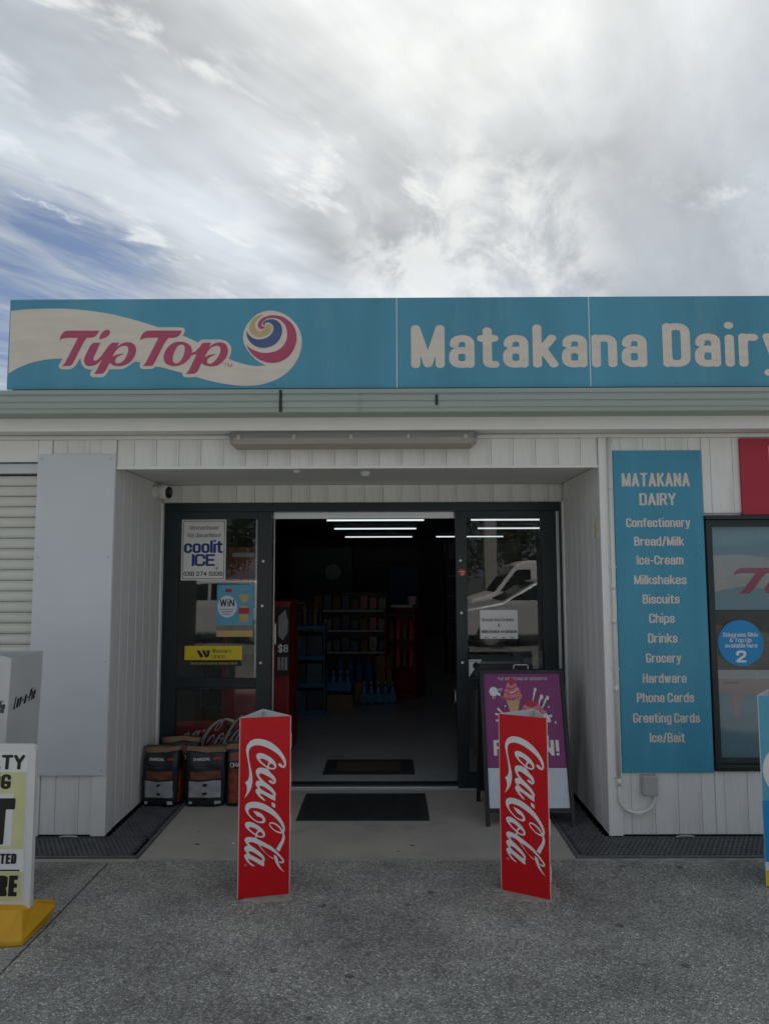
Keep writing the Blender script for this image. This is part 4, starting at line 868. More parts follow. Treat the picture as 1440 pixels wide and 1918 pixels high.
# ------------------------------------------------------------ purple sandwich board
AF = thing('sandwich_board', 'black framed purple ice cream sandwich board beside the right door', 'sign', (.884, 4.86, 0))
ta = math.atan2(.235, .945); ca, sa = math.cos(ta), math.sin(ta); LL = .972
def LEAF(u, v, w): return (u, -(LL - v) * sa - w * ca, v * ca - w * sa + 0)
def LEAFB(u, v, w): return (u, (LL - v) * sa + w * ca, v * ca - w * sa)
def lbox(T, x0, x1, v0, v1, w0, w1, nm, m_):
    return MB(lambda x, y, z: T(x, z, -y)).box(x0, x1, -w1, -w0, v0, v1, ch=.002).build(nm, m_, AF)
for T, s_ in ((LEAF, 1), (LEAFB, -1)):
    for x in (-1, 1): lbox(T, x * .268 - .013, x * .268 + .013, 0, LL, .004, .024, 'leg', 'frame')
    lbox(T, -.254, .254, LL - .022, LL - .001, .004, .024, 'top_rail', 'frame'); lbox(T, -.254, .254, .085, .108, .004, .024, 'bottom_rail', 'frame')
lbox(LEAF, -.2545, .2545, .109, LL - .023, .006, .012, 'backing', 'frame'); lbox(LEAFB, -.2545, .2545, .109, LL - .023, .006, .012, 'backing', 'frame')
def lf(nm, polys, m_, w):
    if nm in ('cone_print', 'ice_cream_print', 'drop_print', 'leaf_print'): polys = [[(p[0] * 1.14, .66 + (p[1] - .66) * 1.12) for p in q] for q in polys]
    return flat(nm, polys, m_, AF, w, LEAF)
lf('poster', [rect(-.253, .253, .352, LL - .024)], 'purple', .0135); lf('lower_sheet', [rect(-.253, .253, .110, .349)], 'marble', .0135)
MB().tube([(-.048, 0, LL * ca - .01), (-.048, 0, LL * ca + .020), (-.042, 0, LL * ca + .025), (.042, 0, LL * ca + .025), (.048, 0, LL * ca + .020), (.048, 0, LL * ca - .01)], .0035, 8).build('handle', 'steel', AF)
text(AF, "'The Icepresso of Desserts'".upper().replace('X', 'X'), -.165, .172, .902, .017, 'pwhite', .0145, sw=.13, gap=.13, T=LEAF, h=.06)
# small flightless bird mark
lf('bird_print', [disc(-.192, .828, .029, 28, .030)], 'pwhite', .0145); lf('bird_print', [disc(-.158, .812, .011, 20)], 'pwhite', .0149); lf('bird_print', [[(-.152, .806), (-.149, .808), (-.128, .778)]], 'pwhite', .0152)
lf('bird_print', [[(-.199, .802), (-.195, .802), (-.196, .783), (-.203, .783), (-.202, .786), (-.199, .786)]], 'pwhite', .0150); lf('bird_print', [[(-.187, .802), (-.183, .802), (-.184, .785), (-.191, .785), (-.190, .788), (-.187, .788)]], 'pwhite', .0150)
text(AF, 'NZ', -.160, -.132, .832, .018, 'pwhite', .0145, sw=.16, T=LEAF)
# ice creams: cone, soft swirls, splashes
lf('cone_print', [[(-.098, .765), (-.018, .765), (-.040, .665), (-.070, .665)]], 'pcone', .0150)
def blob(cx, cz, rx, rz, m_, w, seed, k=26, am=.09):
    r_ = random.Random(seed); lf('ice_cream_print', [[(cx + rx * math.cos(2 * math.pi * q / k) * r_.uniform(1 - am, 1 + am), cz + rz * math.sin(2 * math.pi * q / k) * r_.uniform(1 - am, 1 + am)) for q in range(k)]], m_, w)
blob(-.060, .785, .056, .030, 'ppink', .0153, 1); blob(-.060, .815, .046, .030, 'ppink', .0156, 2); blob(-.062, .843, .032, .026, 'ppink', .0159, 3); blob(-.060, .868, .018, .022, 'pdpink', .0162, 4)
blob(.052, .690, .074, .028, 'ppink', .0153, 5); blob(.050, .715, .058, .026, 'ppink', .0156, 6); blob(.045, .740, .036, .020, 'pdpink', .0159, 7)
def swash(p0, p1, p2, w0, w1, m_, w):
    L1 = []; R1_ = []
    for k in range(9):
        s = k / 8; q = Vector(p0) * (1 - s) ** 2 + Vector(p1) * 2 * s * (1 - s) + Vector(p2) * s * s; d = ((Vector(p1) - Vector(p0)) * (1 - s) + (Vector(p2) - Vector(p1)) * s).normalized(); nn = Vector((-d.y, d.x)) * (w0 + (w1 - w0) * s)
        L1.append(tuple(q + nn)); R1_.append(tuple(q - nn))
    lf('ice_cream_print', [L1 + R1_[::-1]], m_, w)
for p in (((-.10, .775), (-.06, .755), (-.02, .785)), ((-.095, .805), (-.06, .785), (-.022, .815)), ((-.09, .832), (-.062, .815), (-.034, .842))): swash(*p, .004, .002, 'pdpink', .0166)
for p in (((-.01, .690), (.04, .665), (.11, .690)), ((.0, .712), (.05, .690), (.10, .712))): swash(*p, .004, .002, 'pdpink', .0166)
for p in (((-.075, .803), (-.05, .80), (-.03, .83)), ((.01, .700), (.05, .690), (.09, .705))): swash(*p, .003, .001, 'pwhite', .0169)
for i, p in enumerate((((-.13, .675), (-.05, .650), (.12, .680)), ((-.145, .645), (-.02, .640), (.15, .655)), ((.095, .67), (.125, .70), (.122, .655)))): swash(*p, .004, .020, 'pwhite', .0143 + i * .0002)
for i, p in enumerate((((-.10, .67), (-.13, .69), (-.15, .715)), ((-.10, .665), (-.14, .675), (-.165, .684)), ((-.09, .645), (-.13, .648), (-.162, .645)), ((.055, .75), (.062, .785), (.072, .815)), ((.10, .70), (.118, .735), (.135, .770)), ((.085, .72), (.092, .745), (.10, .772)))): swash(*p, .002, .006, 'pwhite', .0148 + i * .0001)
for i, (x, z, r_) in enumerate(((.074, .822, .008), (.108, .780, .010), (.142, .775, .009), (.145, .722, .004), (.155, .672, .006), (.178, .635, .005), (-.105, .728, .004), (.148, .645, .004))): lf('drop_print', [disc(x, z, r_, 14, r_ * 1.4)], 'pwhite', .0172)
lf('leaf_print', [disc(-.118, .792, .012, 10, .007)], 'leaf', .0150)
text(AF, 'F', -.210, -.150, .425, .096, 'pwhite', .0145, sw=.27, sq=True, T=LEAF); text(AF, 'N!', .105, .214, .425, .096, 'pwhite', .0145, sw=.27, sq=True, T=LEAF, gap=.14)

# ------------------------------------------------------------ doormats
def ribbed(name, label, x0, x1, y0, y1, z, n, m_, edge):
    t = thing(name, label, 'doormat', ((x0 + x1) / 2, (y0 + y1) / 2, z)); hw, hd = (x1 - x0) / 2, (y1 - y0) / 2
    MB().box(-hw, hw, -hd, hd, 0, .007, ch=.003).build('base', 'rubber', t)
    V = []; F = []
    for k in range(n):
        x = -hw + edge + (2 * hw - 2 * edge) * (k + .5) / n; w_ = (hw - edge) / n * .55; b_ = len(V)
        V += [(x - w_, -hd + edge, .0072), (x + w_, -hd + edge, .0072), (x + w_, hd - edge, .0072), (x - w_, hd - edge, .0072), (x - w_ * .5, -hd + edge, .0105), (x + w_ * .5, -hd + edge, .0105), (x + w_ * .5, hd - edge, .0105), (x - w_ * .5, hd - edge, .0105)]
        F += [tuple(b_ + i for i in f) for f in ((4, 5, 6, 7), (0, 1, 5, 4), (1, 2, 6, 5), (2, 3, 7, 6), (3, 0, 4, 7))]
    finish('ribs', V, F, m_, t); return t
ribbed('doormat', 'wide ribbed black rubber mat on the concrete outside the doorway', -.602, .256, 4.71, 5.27, .002, 62, 'rubber', .03)
t = ribbed('doormat', 'smaller dark mat with brown centre just inside the doorway', -.520, .196, 5.66, 6.10, .0305, 3, 'rubber', .07)
for o in [q for q in bpy.data.objects if q.parent is t and q.name.startswith('ribs')]: bpy.data.objects.remove(o)
MB().box(-.26, .25, -.13, .14, .0072, .011, ch=.001).build('coir_panel', 'coir', t)

# ------------------------------------------------------------ charcoal bags
def bag(label, x, y, rz, wd, dp, ht, front=True, seed=0):
    t = thing('charcoal_bag', label, 'bag', (x, y, .009), rz, 'charcoal bags stacked left of the door'); r_ = random.Random(seed)
    NV, NU = 14, 40; ph = [r_.uniform(0, 6.28) for _ in range(6)]
    def surf(u, v, off=0.0):                     # u round the bag in turns, v up it
        a = 2 * math.pi * u; c, s = math.cos(a), math.sin(a); e = 5.5 + 2 * v
        q = (abs(c) ** e + abs(s) ** e) ** (-1 / e)
        bul = 1 + .05 * math.sin(math.pi * min(1, v / .85)) - (.06 if v < .04 else 0)
        tk = 1 if v < .72 else 1 - .74 * ((v - .72) / .28) ** 1.3
        wob = .004 * math.sin(5 * a + ph[0] + 6 * v) + .005 * abs(math.sin(7 * a + ph[1] - 11 * v)) + .004 * abs(math.sin(17 * v + ph[2] + 3 * a)) - .004
        xx = (wd / 2 * bul + off + wob) * c * q * (1.0 + .05 * max(0, v - .75)); yy = (dp / 2 * bul * tk + off + wob) * s * q
        yy += .018 * max(0, v - .7) * math.sin(ph[3]); zz = ht * v + .004 * math.sin(3 * a + ph[4]) * (v > .2)
        return (xx, yy, zz)
    V = []; F = []
    for j in range(NV + 1):
        for i in range(NU): V.append(surf(i / NU, j / NV * .955))
    for j in range(NV):
        for i in range(NU): F.append((j * NU + i, j * NU + (i + 1) % NU, (j + 1) * NU + (i + 1) % NU, (j + 1) * NU + i))
    F.append(tuple(range(NU - 1, -1, -1))); F.append(tuple(NV * NU + i for i in range(NU)))
    finish('body', V, F, 'bagblack', t, smooth=True)
    V = []; F = []
    for j in range(5):
        for i in range(NU): V.append(surf(i / NU, .925 + j * .017 + .016 * math.sin(4 * math.pi * i / NU + ph[5]) + .006 * math.sin(5.3 * i + ph[2]), .003 + .003 * (j == 4) + .004 * abs(math.sin(9.3 * i + 2 * j))))
    for j in range(4):
        for i in range(NU): F.append((j * NU + i, j * NU + (i + 1) % NU, (j + 1) * NU + (i + 1) % NU, (j + 1) * NU + i))
    F.append(tuple(4 * NU + i for i in range(NU)))
    finish('folded_top', V, F, 'paperbag', t, smooth=True)
    def pat(nm, x0, x1, v0, v1, m_, off):        # print wrapped on the front (towards -Y)
        V = []; F = []; nx = 16; off = off + .0028
        for j in range(9):
            for i in range(nx + 1):
                xt = x0 + (x1 - x0) * i / nx; v = v0 + (v1 - v0) * j / 8
                lo, hi = .5, 1.0
                for _ in range(16):
                    m2 = (lo + hi) / 2
                    if surf(m2, v)[0] < xt: lo = m2
                    else: hi = m2
                V.append(surf((lo + hi) / 2, v, off))
        for j in range(8):
            for i in range(nx): F.append((j * (nx + 1) + i, j * (nx + 1) + i + 1, (j + 1) * (nx + 1) + i + 1, (j + 1) * (nx + 1) + i))
        finish(nm, V, F, m_, t, smooth=True)
    if front:
        pat('ember_print', -wd * .36, wd * .40, .47, .61, 'emberlight', .0015); pat('info_print', -wd * .40, wd * .40, .155, .44, 'pgrey', .0015)
        pat('brand_print', wd * .2, wd * .40, .795, .83, 'dotred', .0015); pat('band_print', -wd * .38, wd * .36, .665, .70, 'blackbox', .0013)
        pat('code_print', wd * .25, wd * .40, .035, .095, 'boxgrey', .0015); pat('code_print', -wd * .40, -wd * .32, .035, .085, 'boxgrey', .0015)
        pat('mark_print', -wd * .05, wd * .06, .35, .40, 'pblack', .0022); pat('mark_print', -wd * .05, wd * .06, .21, .25, 'pblack', .0024)
        def BAGF(u, v, w):
            lo, hi = .5, 1.0
            for _ in range(16):
                m2 = (lo + hi) / 2
                if surf(m2, v / ht)[0] < u: lo = m2
                else: hi = m2
            return surf((lo + hi) / 2, v / ht, .0055)
        text(t, 'CHARCOAL', -wd * .30, wd * .12, ht * .79, .017, 'pwhite', T=BAGF, sw=.17, gap=.06, h=.07)
    else:
        pat('ember_print', -wd * .42, wd * .42, .05, .86, 'ember', .0015)
        pat('title_band', -wd * .42, wd * .42, .60, .74, 'bagblack', .0022)
        def BAGF(u, v, w):
            lo, hi = .5, 1.0
            for _ in range(16):
                m2 = (lo + hi) / 2
                if surf(m2, v / ht)[0] < u: lo = m2
                else: hi = m2
            return surf((lo + hi) / 2, v / ht, .0062)
        text(t, 'CHARCOAL', -wd * .38, wd * .38, ht * .64, .028, 'pwhite', T=BAGF, sw=.17, gap=.06, h=.07)
    # ember photograph on the flank
    V = []; F = []
    for j in range(9):
        for i in range(13): V.append(surf(-.09 + .17 * i / 12, .06 + .56 * j / 8, .004))
    for j in range(8):
        for i in range(12): F.append((j * 13 + i, j * 13 + i + 1, (j + 1) * 13 + i + 1, (j + 1) * 13 + i))
    finish('side_print', V, F, 'ember', t, smooth=True)
    return t
bag('black charcoal bag with label panel, leftmost, against the side wall', -1.565, 5.055, R(-5), .235, .15, .385, True, 1)
bag('charcoal bag half hidden behind the leftmost bag', -1.50, 5.245, R(3), .25, .13, .405, False, 2)
bag('black charcoal bag with label panel, middle one of the front row', -1.262, 5.06, R(2), .262, .15, .385, True, 3)
bag('charcoal bag with ember photograph, partly behind the left red cover', -1.00, 5.07, R(4), .235, .15, .405, False, 4)

# ------------------------------------------------------------ posters and stickers on the door glass
GY = YD + .0285
PO = thing('ice_poster', 'white bagged ice poster with blue lettering on the left door glass', 'poster', (-1.572, GY, 1.537))
MB().box(0, .337, -.003, 0, 0, .461).build('sheet', 'pwhite', PO)
flat('border_print', [rrect(.010, .327, .010, .451, .014), rrect(.0145, .3225, .0145, .4465, .011)], 'pblack', PO, .0036)
text(PO, 'Filtered and Ozonated', .055, .285, .384, .030, 'pblack', .004, sw=.10, shear=.3, gap=.05, h=.05); text(PO, 'Pure, Clean and Natural', .040, .300, .326, .032, 'pblack', .004, sw=.10, shear=.3, gap=.05, h=.05)
text(PO, 'coolit', .020, .314, .206, .098, 'navy', .004, sw=.25, gap=.04, h=.035); text(PO, 'ICE', .080, .255, .108, .090, 'navy', .004, sw=.27, gap=.02, h=.035, sq=True)
text(PO, '(09) 274 5339', .020, .316, .034, .032, 'pblack', .004, sw=.24, gap=.08, h=.05)
for a in range(3):
    c_, s_ = math.cos(R(60 * a + 30)), math.sin(R(60 * a + 30)); cx, cz = .272, .092
    flat('snowflake_print', [[(cx + .017 * c_ - .0012 * s_, cz + .017 * s_ + .0012 * c_), (cx + .017 * c_ + .0012 * s_, cz + .017 * s_ - .0012 * c_), (cx - .017 * c_ + .0012 * s_, cz - .017 * s_ - .0012 * c_), (cx - .017 * c_ - .0012 * s_, cz - .017 * s_ + .0012 * c_)]], 'pblack', PO, .004 + a * .0003)
PW = thing('win_poster', 'blue and yellow prize poster on the left door glass', 'poster', (-1.296, GY, 1.115))
MB().box(0, .274, -.002, 0, 0, .39).build('sheet', 'skyblue', PW)
flat('sand_print', [rect(.001, .273, .001, .045)], 'sand', PW, .0026); flat('beach_print', [rect(.001, .273, .0455, .085)], 'creambox', PW, .0026)
flat('bubble_print', [disc(.078, .225, .073, 32, .082)], 'marble', PW, .003); text(PW, 'WiN', .022, .132, .225, .055, 'pblack', .0036, sw=.2, h=.05)
for k in range(3): flat('line_print', [rect(.022 + .01 * k, .130 - .012 * k, .200 - .018 * k, .208 - .018 * k)], 'pgrey', PW, .0036)
flat('lips_print', [disc(.088, .345, .028, 24, .014)], 'dotred', PW, .003); flat('trophy_print', [[(.165, .315), (.245, .315), (.232, .27), (.21, .255), (.20, .235), (.23, .225), (.235, .11), (.17, .11), (.178, .225), (.205, .235), (.198, .255), (.178, .27)]], 'sand', PW, .003)
flat('label_print', [rect(.165, .245, .17, .215)], 'dotred', PW, .0036); flat('line_print', [rect(.15, .225, .345, .352)], 'pgrey', PW, .003)
WU = thing('money_transfer_sticker', 'yellow and black money transfer sticker on the left door glass', 'sticker', (-1.532, GY, .898))
flat('sheet', [rect(0, .431, .045, .15)], 'wuyel', WU, .001); flat('sheet', [[(.03, .0), (.425, .0), (.425, .03), (.41, .044), (.03, .044)]], 'pblack', WU, .001)
for k in range(2): flat('stripe_print', [[(.088 + k * .040, .117), (.112 + k * .040, .117), (.142 + k * .034, .072), (.130 + k * .034, .06), (.118 + k * .036, .066)]], 'pblack', WU, .0018 + k * .0003)
flat('stripe_print', [[(.162, .117), (.192, .117), (.183, .075), (.168, .062), (.160, .07), (.170, .09)]], 'pblack', WU, .0024)
text(WU, 'Western', .205, .350, .096, .032, 'pblack', .0018, sw=.13, h=.05); text(WU, 'Union', .205, .308, .056, .032, 'pblack', .0018, sw=.13, h=.05); text(WU, 'Send and receive money here', .045, .395, .012, .019, 'wuyel', .0018, sw=.12, h=.07)
SC = thing('paper_notice', 'white paper notice about scoop ice cream on the right door glass', 'notice', (.682, GY, 1.095))
MB().box(0, .282, -.001, 0, 0, .214).build('sheet', 'pwhite', SC)
text(SC, 'Scoop Ice Cream', .010, .252, .130, .026, 'pblack', .002, sw=.2, h=.06); text(SC, '&', .132, .152, .090, .022, 'pblack', .002, sw=.18, h=.06); text(SC, 'Milkshake available', .010, .276, .042, .026, 'pblack', .002, sw=.2, h=.06)
for k in range(4): flat('tear_line_print', [rect(.03 + .065 * k, .06 + .065 * k, .006, .011)], 'pblack', SC, .002)
NO = thing('corner_notice', 'white corner notice with black emblem low on the right door glass', 'notice', (.593, GY, .812))
flat('sheet', [[(0, .0), (.05, .07), (.10, .13), (.0, .13)]], 'pwhite', NO, .0008); flat('emblem_print', [disc(.055, .085, .026, 20)], 'pblack', NO, .0014); flat('line_print', [rect(.005, .085, .114, .122)], 'pgrey', NO, .0014)
DT = thing('red_dot_sticker', 'round red sticker on the stile of the right door', 'sticker', (.549, YD + .0055, 1.592))
flat('disc', [disc(0, 0, .030, 28)], 'dotred', DT, .0005); flat('ring_print', [disc(.004, -.012, .010, 16), disc(.004, -.012, .006, 16)], 'pwhite', DT, .001); flat('line_print', [rect(-.022, .022, .004, .009)], 'pwhite', DT, .001)
for i, (x, z, s_) in enumerate(((-.947, 1.680, 'top white dot on the left door stile'), (-.951, 1.345, 'middle white dot on the left door stile'), (-.958, .923, 'lowest white dot on the left door stile'), (.538, 1.680, 'top white dot on the right door stile'), (.541, 1.289, 'middle white dot on the right door stile'), (.544, .923, 'lowest white dot on the right door stile'))):
    tag(MB().tube([(x, YD + .0055, z), (x, YD + .0035, z)], .010, 14).build('safety_dot', 'pwhite'), s_, 'sticker', 'white safety dots on the door stiles')
CP = thing('cola_poster', 'dark red cola poster behind the lower left door glass above the charcoal bags', 'poster', (-1.60, YD + .10, .03))
MB().box(0, .62, -.004, 0, 0, .452).build('sheet', 'cokeposter', CP)
flat('red_print', [[(.47, .451), (.619, .451), (.619, .22), (.55, .32)]], 'red', CP, .005)
flat('bottle_print', [[(.33, .451), (.37, .451), (.56, .28), (.58, .2), (.52, .2), (.44, .32)]], 'pblack', CP, .0055)
for i_, k in enumerate(('cc_c', 'cc_a', 'cc_dash', 'cc_C2', 'cc_o2', 'cc_l', 'cc_a2')):
    flat('script_lettering', [smooth(q) for q in tr(k, f=lambda s, z: (-.14 + (7600 - z) * .000103 + s * .000004, .135 + s * .000105 + (7600 - z) * .000020))], 'pwhite', CP, .0060 + i_ * .0002)

# ------------------------------------------------------------ inside the shop
FZ = .031
def lightfit(label, x, y, ln=1.5, z=2.44):
    t = thing('ceiling_light', label, 'light', (x, y, z), 0, 'lit strip lights on the shop ceiling')
    MB().box(-ln / 2, ln / 2, -.05, .05, -.03, -.001, ch=.004).build('body', 'iceil', t)
    MB().tube([(-ln / 2 + .02, 0, -.055), (ln / 2 - .02, 0, -.055)], .013, 10).build('tube', 'tube', t)
    for s in (-1, 1): MB().box(s * (ln / 2 - .015) - .01, s * (ln / 2 - .015) + .01, -.02, .02, -.075, -.0305).build('holder', 'iceil', t)
for l_, x, y, n_ in (('lit strip light nearest the door, seen along the top of the opening', -.20, 10.6, 1.5), ('brightest lit strip light in the middle of the doorway', -.24, 12.6, 1.5), ('farthest lit strip light in the middle of the doorway', -.22, 15.4, 1.5),
        ('lit strip light seen at the top of the right door glass', 1.95, 10.6, 1.5), ('lit strip light seen second in the right door glass', 2.3, 12.6, 1.5), ('farthest lit strip light near the right door stile', 1.75, 15.4, 1.5)):
    lightfit(l_, x, y, n_)
def boxes(label, cat, name, x0, x1, y0, y1, z0, z1, m_, ch=.004): return tag(MB().box(x0, x1, y0, y1, z0, z1, ch=ch).build(name, m_), label, cat)
# near red cooler beside the opening
t = thing('drinks_cooler', 'red drinks cooler just inside the opening on the left', 'cooler', (-1.135, 6.45, FZ))
MB().box(-.30, .28, -.28, .30, 0, 1.32, ch=.01).build('cabinet', 'deepred', t); flat('ice_print', [disc(-.1, .5, .16, 20, .22)], 'cokeposter', t, .282)
flat('door_glass', [rect(-.26, .10, .62, 1.26)], 'carglass', t, .283); MB().box(.06, .09, -.315, -.283, .5, 1.1, ch=.004).build('handle', 'darkmetal', t)
t = thing('price_card', 'black hanging price card reading eight dollars inside the door', 'card', (-.905, 6.12, .72))
MB().box(-.05, .055, -.003, .003, 0, .58).build('card', 'pblack', t); flat('splash_print', [[(-.04, .34), (.0, .30), (.04, .36), (.045, .46), (.02, .56), (-.04, .50)]], 'pgrey', t, .004)
text(t, '$8', -.04, .045, .20, .065, 'pwhite', .004, sw=.2)
for k in range(3): flat('can_print', [rect(-.042 + .03 * k, -.020 + .03 * k, .05, .16)], 'pgrey', t, .004)
# blue floor stand with cartons
t = thing('display_stand', 'blue floor stand stacked with drink cartons inside on the left', 'stand', (-.92, 8.15, FZ))
for z in (0, .30, .60, .93): MB().box(-.19, .19, -.15, .15, z, z + .05, ch=.004).build('shelf', 'bluestand', t)
for x in (-.2, .19): MB().box(x, x + .012, -.15, .15, 0, 1.0).build('side', 'bluestand', t)
for i, z in enumerate((.052, .352, .652)):
    for k in range(2): boxes('drink carton on the %s shelf of the blue stand, %s side' % (('bottom', 'middle', 'top')[i], ('left', 'right')[k]), 'carton', 'drink_carton', -1.10 + k * .182, -.926 + k * .182, 8.01, 8.25, FZ + z, FZ + z + .21, 'blackbox' if (i + k) % 2 else 'tealbox')
for i in range(6):
    x = -1.07 + .058 * i; o = MB().tube([(x, 8.1, FZ + .981), (x, 8.1, FZ + 1.13), (x, 8.1, FZ + 1.17), (x, 8.1, FZ + 1.22)], [.025, .025, .011, .011], 10).build('bottle', 'blackbox' if i % 2 else 'carton')
    tag(o, '%s bottle standing on top of the blue floor stand, %s from the left' % (('brown', 'dark')[i % 2], ('first', 'second', 'third', 'fourth', 'fifth', 'sixth')[i]), 'bottle', 'bottles on the blue stand')
# long low shelf of goods
t = thing('gondola_shelf', 'long dark shelf unit of packets across the middle of the shop', 'shelf', (-.42, 9.75, FZ))
MB().box(-.72, .40, -.02, .02, 0, 1.30).build('back_panel', 'darkmetal', t)
for z in (.08, .52, .80, 1.06): MB().box(-.72, .40, -.36, -.021, z, z + .025).build('shelf', 'darkmetal', t)
for z in (.545, .825, 1.085): flat('price_strip', [rect(-.71, .39, z - .028, z - .002)], 'pgrey', t, .3615)
rs = random.Random(4); cols = ['tealbox', 'creambox', 'blackbox', 'deepred', 'carton', 'blackbox']; ORD = ('first', 'second', 'third', 'fourth', 'fifth', 'sixth', 'seventh', 'eighth', 'ninth'); cn = {'tealbox': 'teal', 'creambox': 'cream', 'blackbox': 'dark', 'deepred': 'red', 'carton': 'brown', 'paleyel': 'pale yellow'}
for j, z in enumerate((.548, .828, 1.088)):
    for k in range(9):
        c_ = cols[rs.randrange(6)]; x = -1.10 + .12 * k; h_ = rs.uniform(.12, .2)
        o = MB().box(x, x + .10, 9.42, 9.56, FZ + z, FZ + z + h_, ch=.006).build('packet', c_); tag(o, '%s packet on the %s shelf of the long shelf unit, %s from the left' % (cn[c_], ('lower', 'middle', 'top')[j], ORD[k]), 'packet', 'packets on the long shelf unit')
# packs of bottled water
def waterpack(label, x, y, nx, z=FZ):
    t = thing('water_pack', label, 'bottles', (x, y, z), 0, 'packs of bottled water on the shop floor')
    for i in range(nx):
        for j in range(2):
            px, py = .085 * (i - (nx - 1) / 2), .085 * (j - .5)
            MB().tube([(px, py, 0), (px, py, .17), (px, py, .21), (px, py, .235)], [.039, .039, .015, .015], 12).build('bottle', 'waterblue', t, smooth=True)
            MB().tube([(px, py, .2355), (px, py, .255)], .016, 10).build('cap', 'bottlecap', t)
    MB().box(-.0425 * nx - .002, .0425 * nx + .002, -.087, -.084, .03, .13).build('wrap', 'bluestand', t)
waterpack('water bottle pack on the cardboard box inside the shop', -.70, 8.50, 6, FZ + .161)
waterpack('water bottle pack on the floor in front of the red cooler', -.13, 8.72, 5)
boxes('low cardboard box under a pack of water bottles', 'box', 'cardboard_box', -.94, -.42, 8.36, 8.62, FZ, FZ + .16, 'carton')
for i, x in enumerate((-.62, -.50, -.38, -.26)):
    o = MB().tube([(x, 9.25, FZ), (x, 9.25, FZ + .36), (x, 9.25, FZ + .42), (x, 9.25, FZ + .46)], [.055, .055, .02, .02], 12).build('water_bottle', 'waterblue'); tag(o, 'tall blue water bottle standing before the long shelf unit, %s from the left' % ('first', 'second', 'third', 'fourth')[i], 'bottle', 'tall water bottles by the shelf')
boxes('upright brown cardboard carton between water bottles and red cooler', 'box', 'cardboard_box', -.17, .03, 9.15, 9.36, FZ, FZ + .52, 'carton')
boxes('brown cardboard carton on the floor before the tall water bottles', 'box', 'cardboard_box', -.42, -.25, 8.8, 9.0, FZ, FZ + .24, 'carton')
# red island cooler
t = thing('drinks_cooler', 'red open drinks cooler with bottles in the middle of the shop', 'cooler', (.20, 9.25, FZ), R(-18))
MB().box(-.20, -.185, -.22, .22, 0, 1.12, ch=.004).box(.185, .20, -.22, .22, 0, 1.12, ch=.004).box(-.184, .184, .20, .22, 0, 1.12).build('cabinet', 'deepred', t)
for z in (.02, .36, .70, 1.02): MB().box(-.184, .184, -.21, .199, z, z + .03).build('shelf', 'deepred' if z < .1 else 'darkmetal', t)
for z in (.39, .73):
    for k in range(4): MB().tube([(-.13 + .087 * k, -.15, z), (-.13 + .087 * k, -.15, z + .15), (-.13 + .087 * k, -.15, z + .19), (-.13 + .087 * k, -.15, z + .24)], [.03, .03, .012, .012], 10).build('bottle', 'pdpink' if k % 2 else 'carton', t)
tag(MB().box(.02, .30, 9.16, 9.40, FZ + 1.121, FZ + 1.15, ch=.01).build('paper_stack', 'boxgrey'), 'loose white paper lying on top of the red open cooler', 'paper')
tag(MB().tube([(.30, 9.30, FZ + 1.151), (.30, 9.30, FZ + 1.25), (.30, 9.30, FZ + 1.26)], [.05, .055, .058], 14).build('tub', 'mauve'), 'small pink tub on the red open cooler', 'tub')
# wall of shelves at the right, counter and signs at the back
t = thing('wall_fridge', 'tall dark upright fridge against the right side of the shop', 'fridge', (1.45, 11.2, FZ))
MB().box(-.55, .55, 0, .5, 0, 2.05).build('cabinet', 'darkmetal', t); MB().box(-.52, .52, -.02, -.001, 1.78, 2.03).build('header', 'iwall', t)
for z in (.5, .85, 1.2, 1.5): MB().box(-.52, .52, -.03, -.001, z, z + .025).build('shelf_edge', 'iwall', t)
t = thing('drinks_fridge', 'dark glass door drinks fridge at the back of the shop', 'fridge', (.10, 14.2, FZ))
MB().box(-.8, .55, 0, .6, 0, 1.75, ch=.01).build('cabinet', 'darkmetal', t); MB().box(-.78, .53, -.01, -.001, 1.76, 2.08).build('header', 'darkmetal', t); flat('door_glass', [rect(-.7, -.1, .2, 1.7)], 'darkmetal', t, .002); flat('door_glass', [rect(-.08, .48, .2, 1.7)], 'bluestand', t, .002)
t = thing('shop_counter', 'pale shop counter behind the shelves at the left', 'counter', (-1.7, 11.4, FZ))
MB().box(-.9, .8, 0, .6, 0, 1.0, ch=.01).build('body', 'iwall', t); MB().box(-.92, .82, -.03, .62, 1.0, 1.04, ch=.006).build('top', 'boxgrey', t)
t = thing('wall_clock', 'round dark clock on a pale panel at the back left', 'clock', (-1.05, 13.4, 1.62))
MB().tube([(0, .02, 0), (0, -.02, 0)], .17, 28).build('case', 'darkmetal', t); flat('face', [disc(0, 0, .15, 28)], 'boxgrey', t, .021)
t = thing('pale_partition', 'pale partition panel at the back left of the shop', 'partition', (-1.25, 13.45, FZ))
MB().box(-.6, .55, 0, .06, 0, 2.05).build('panel', 'iwall', t); MB().box(-.6, .55, -.005, -.0005, 1.0, 1.03).build('rail', 'trim', t)
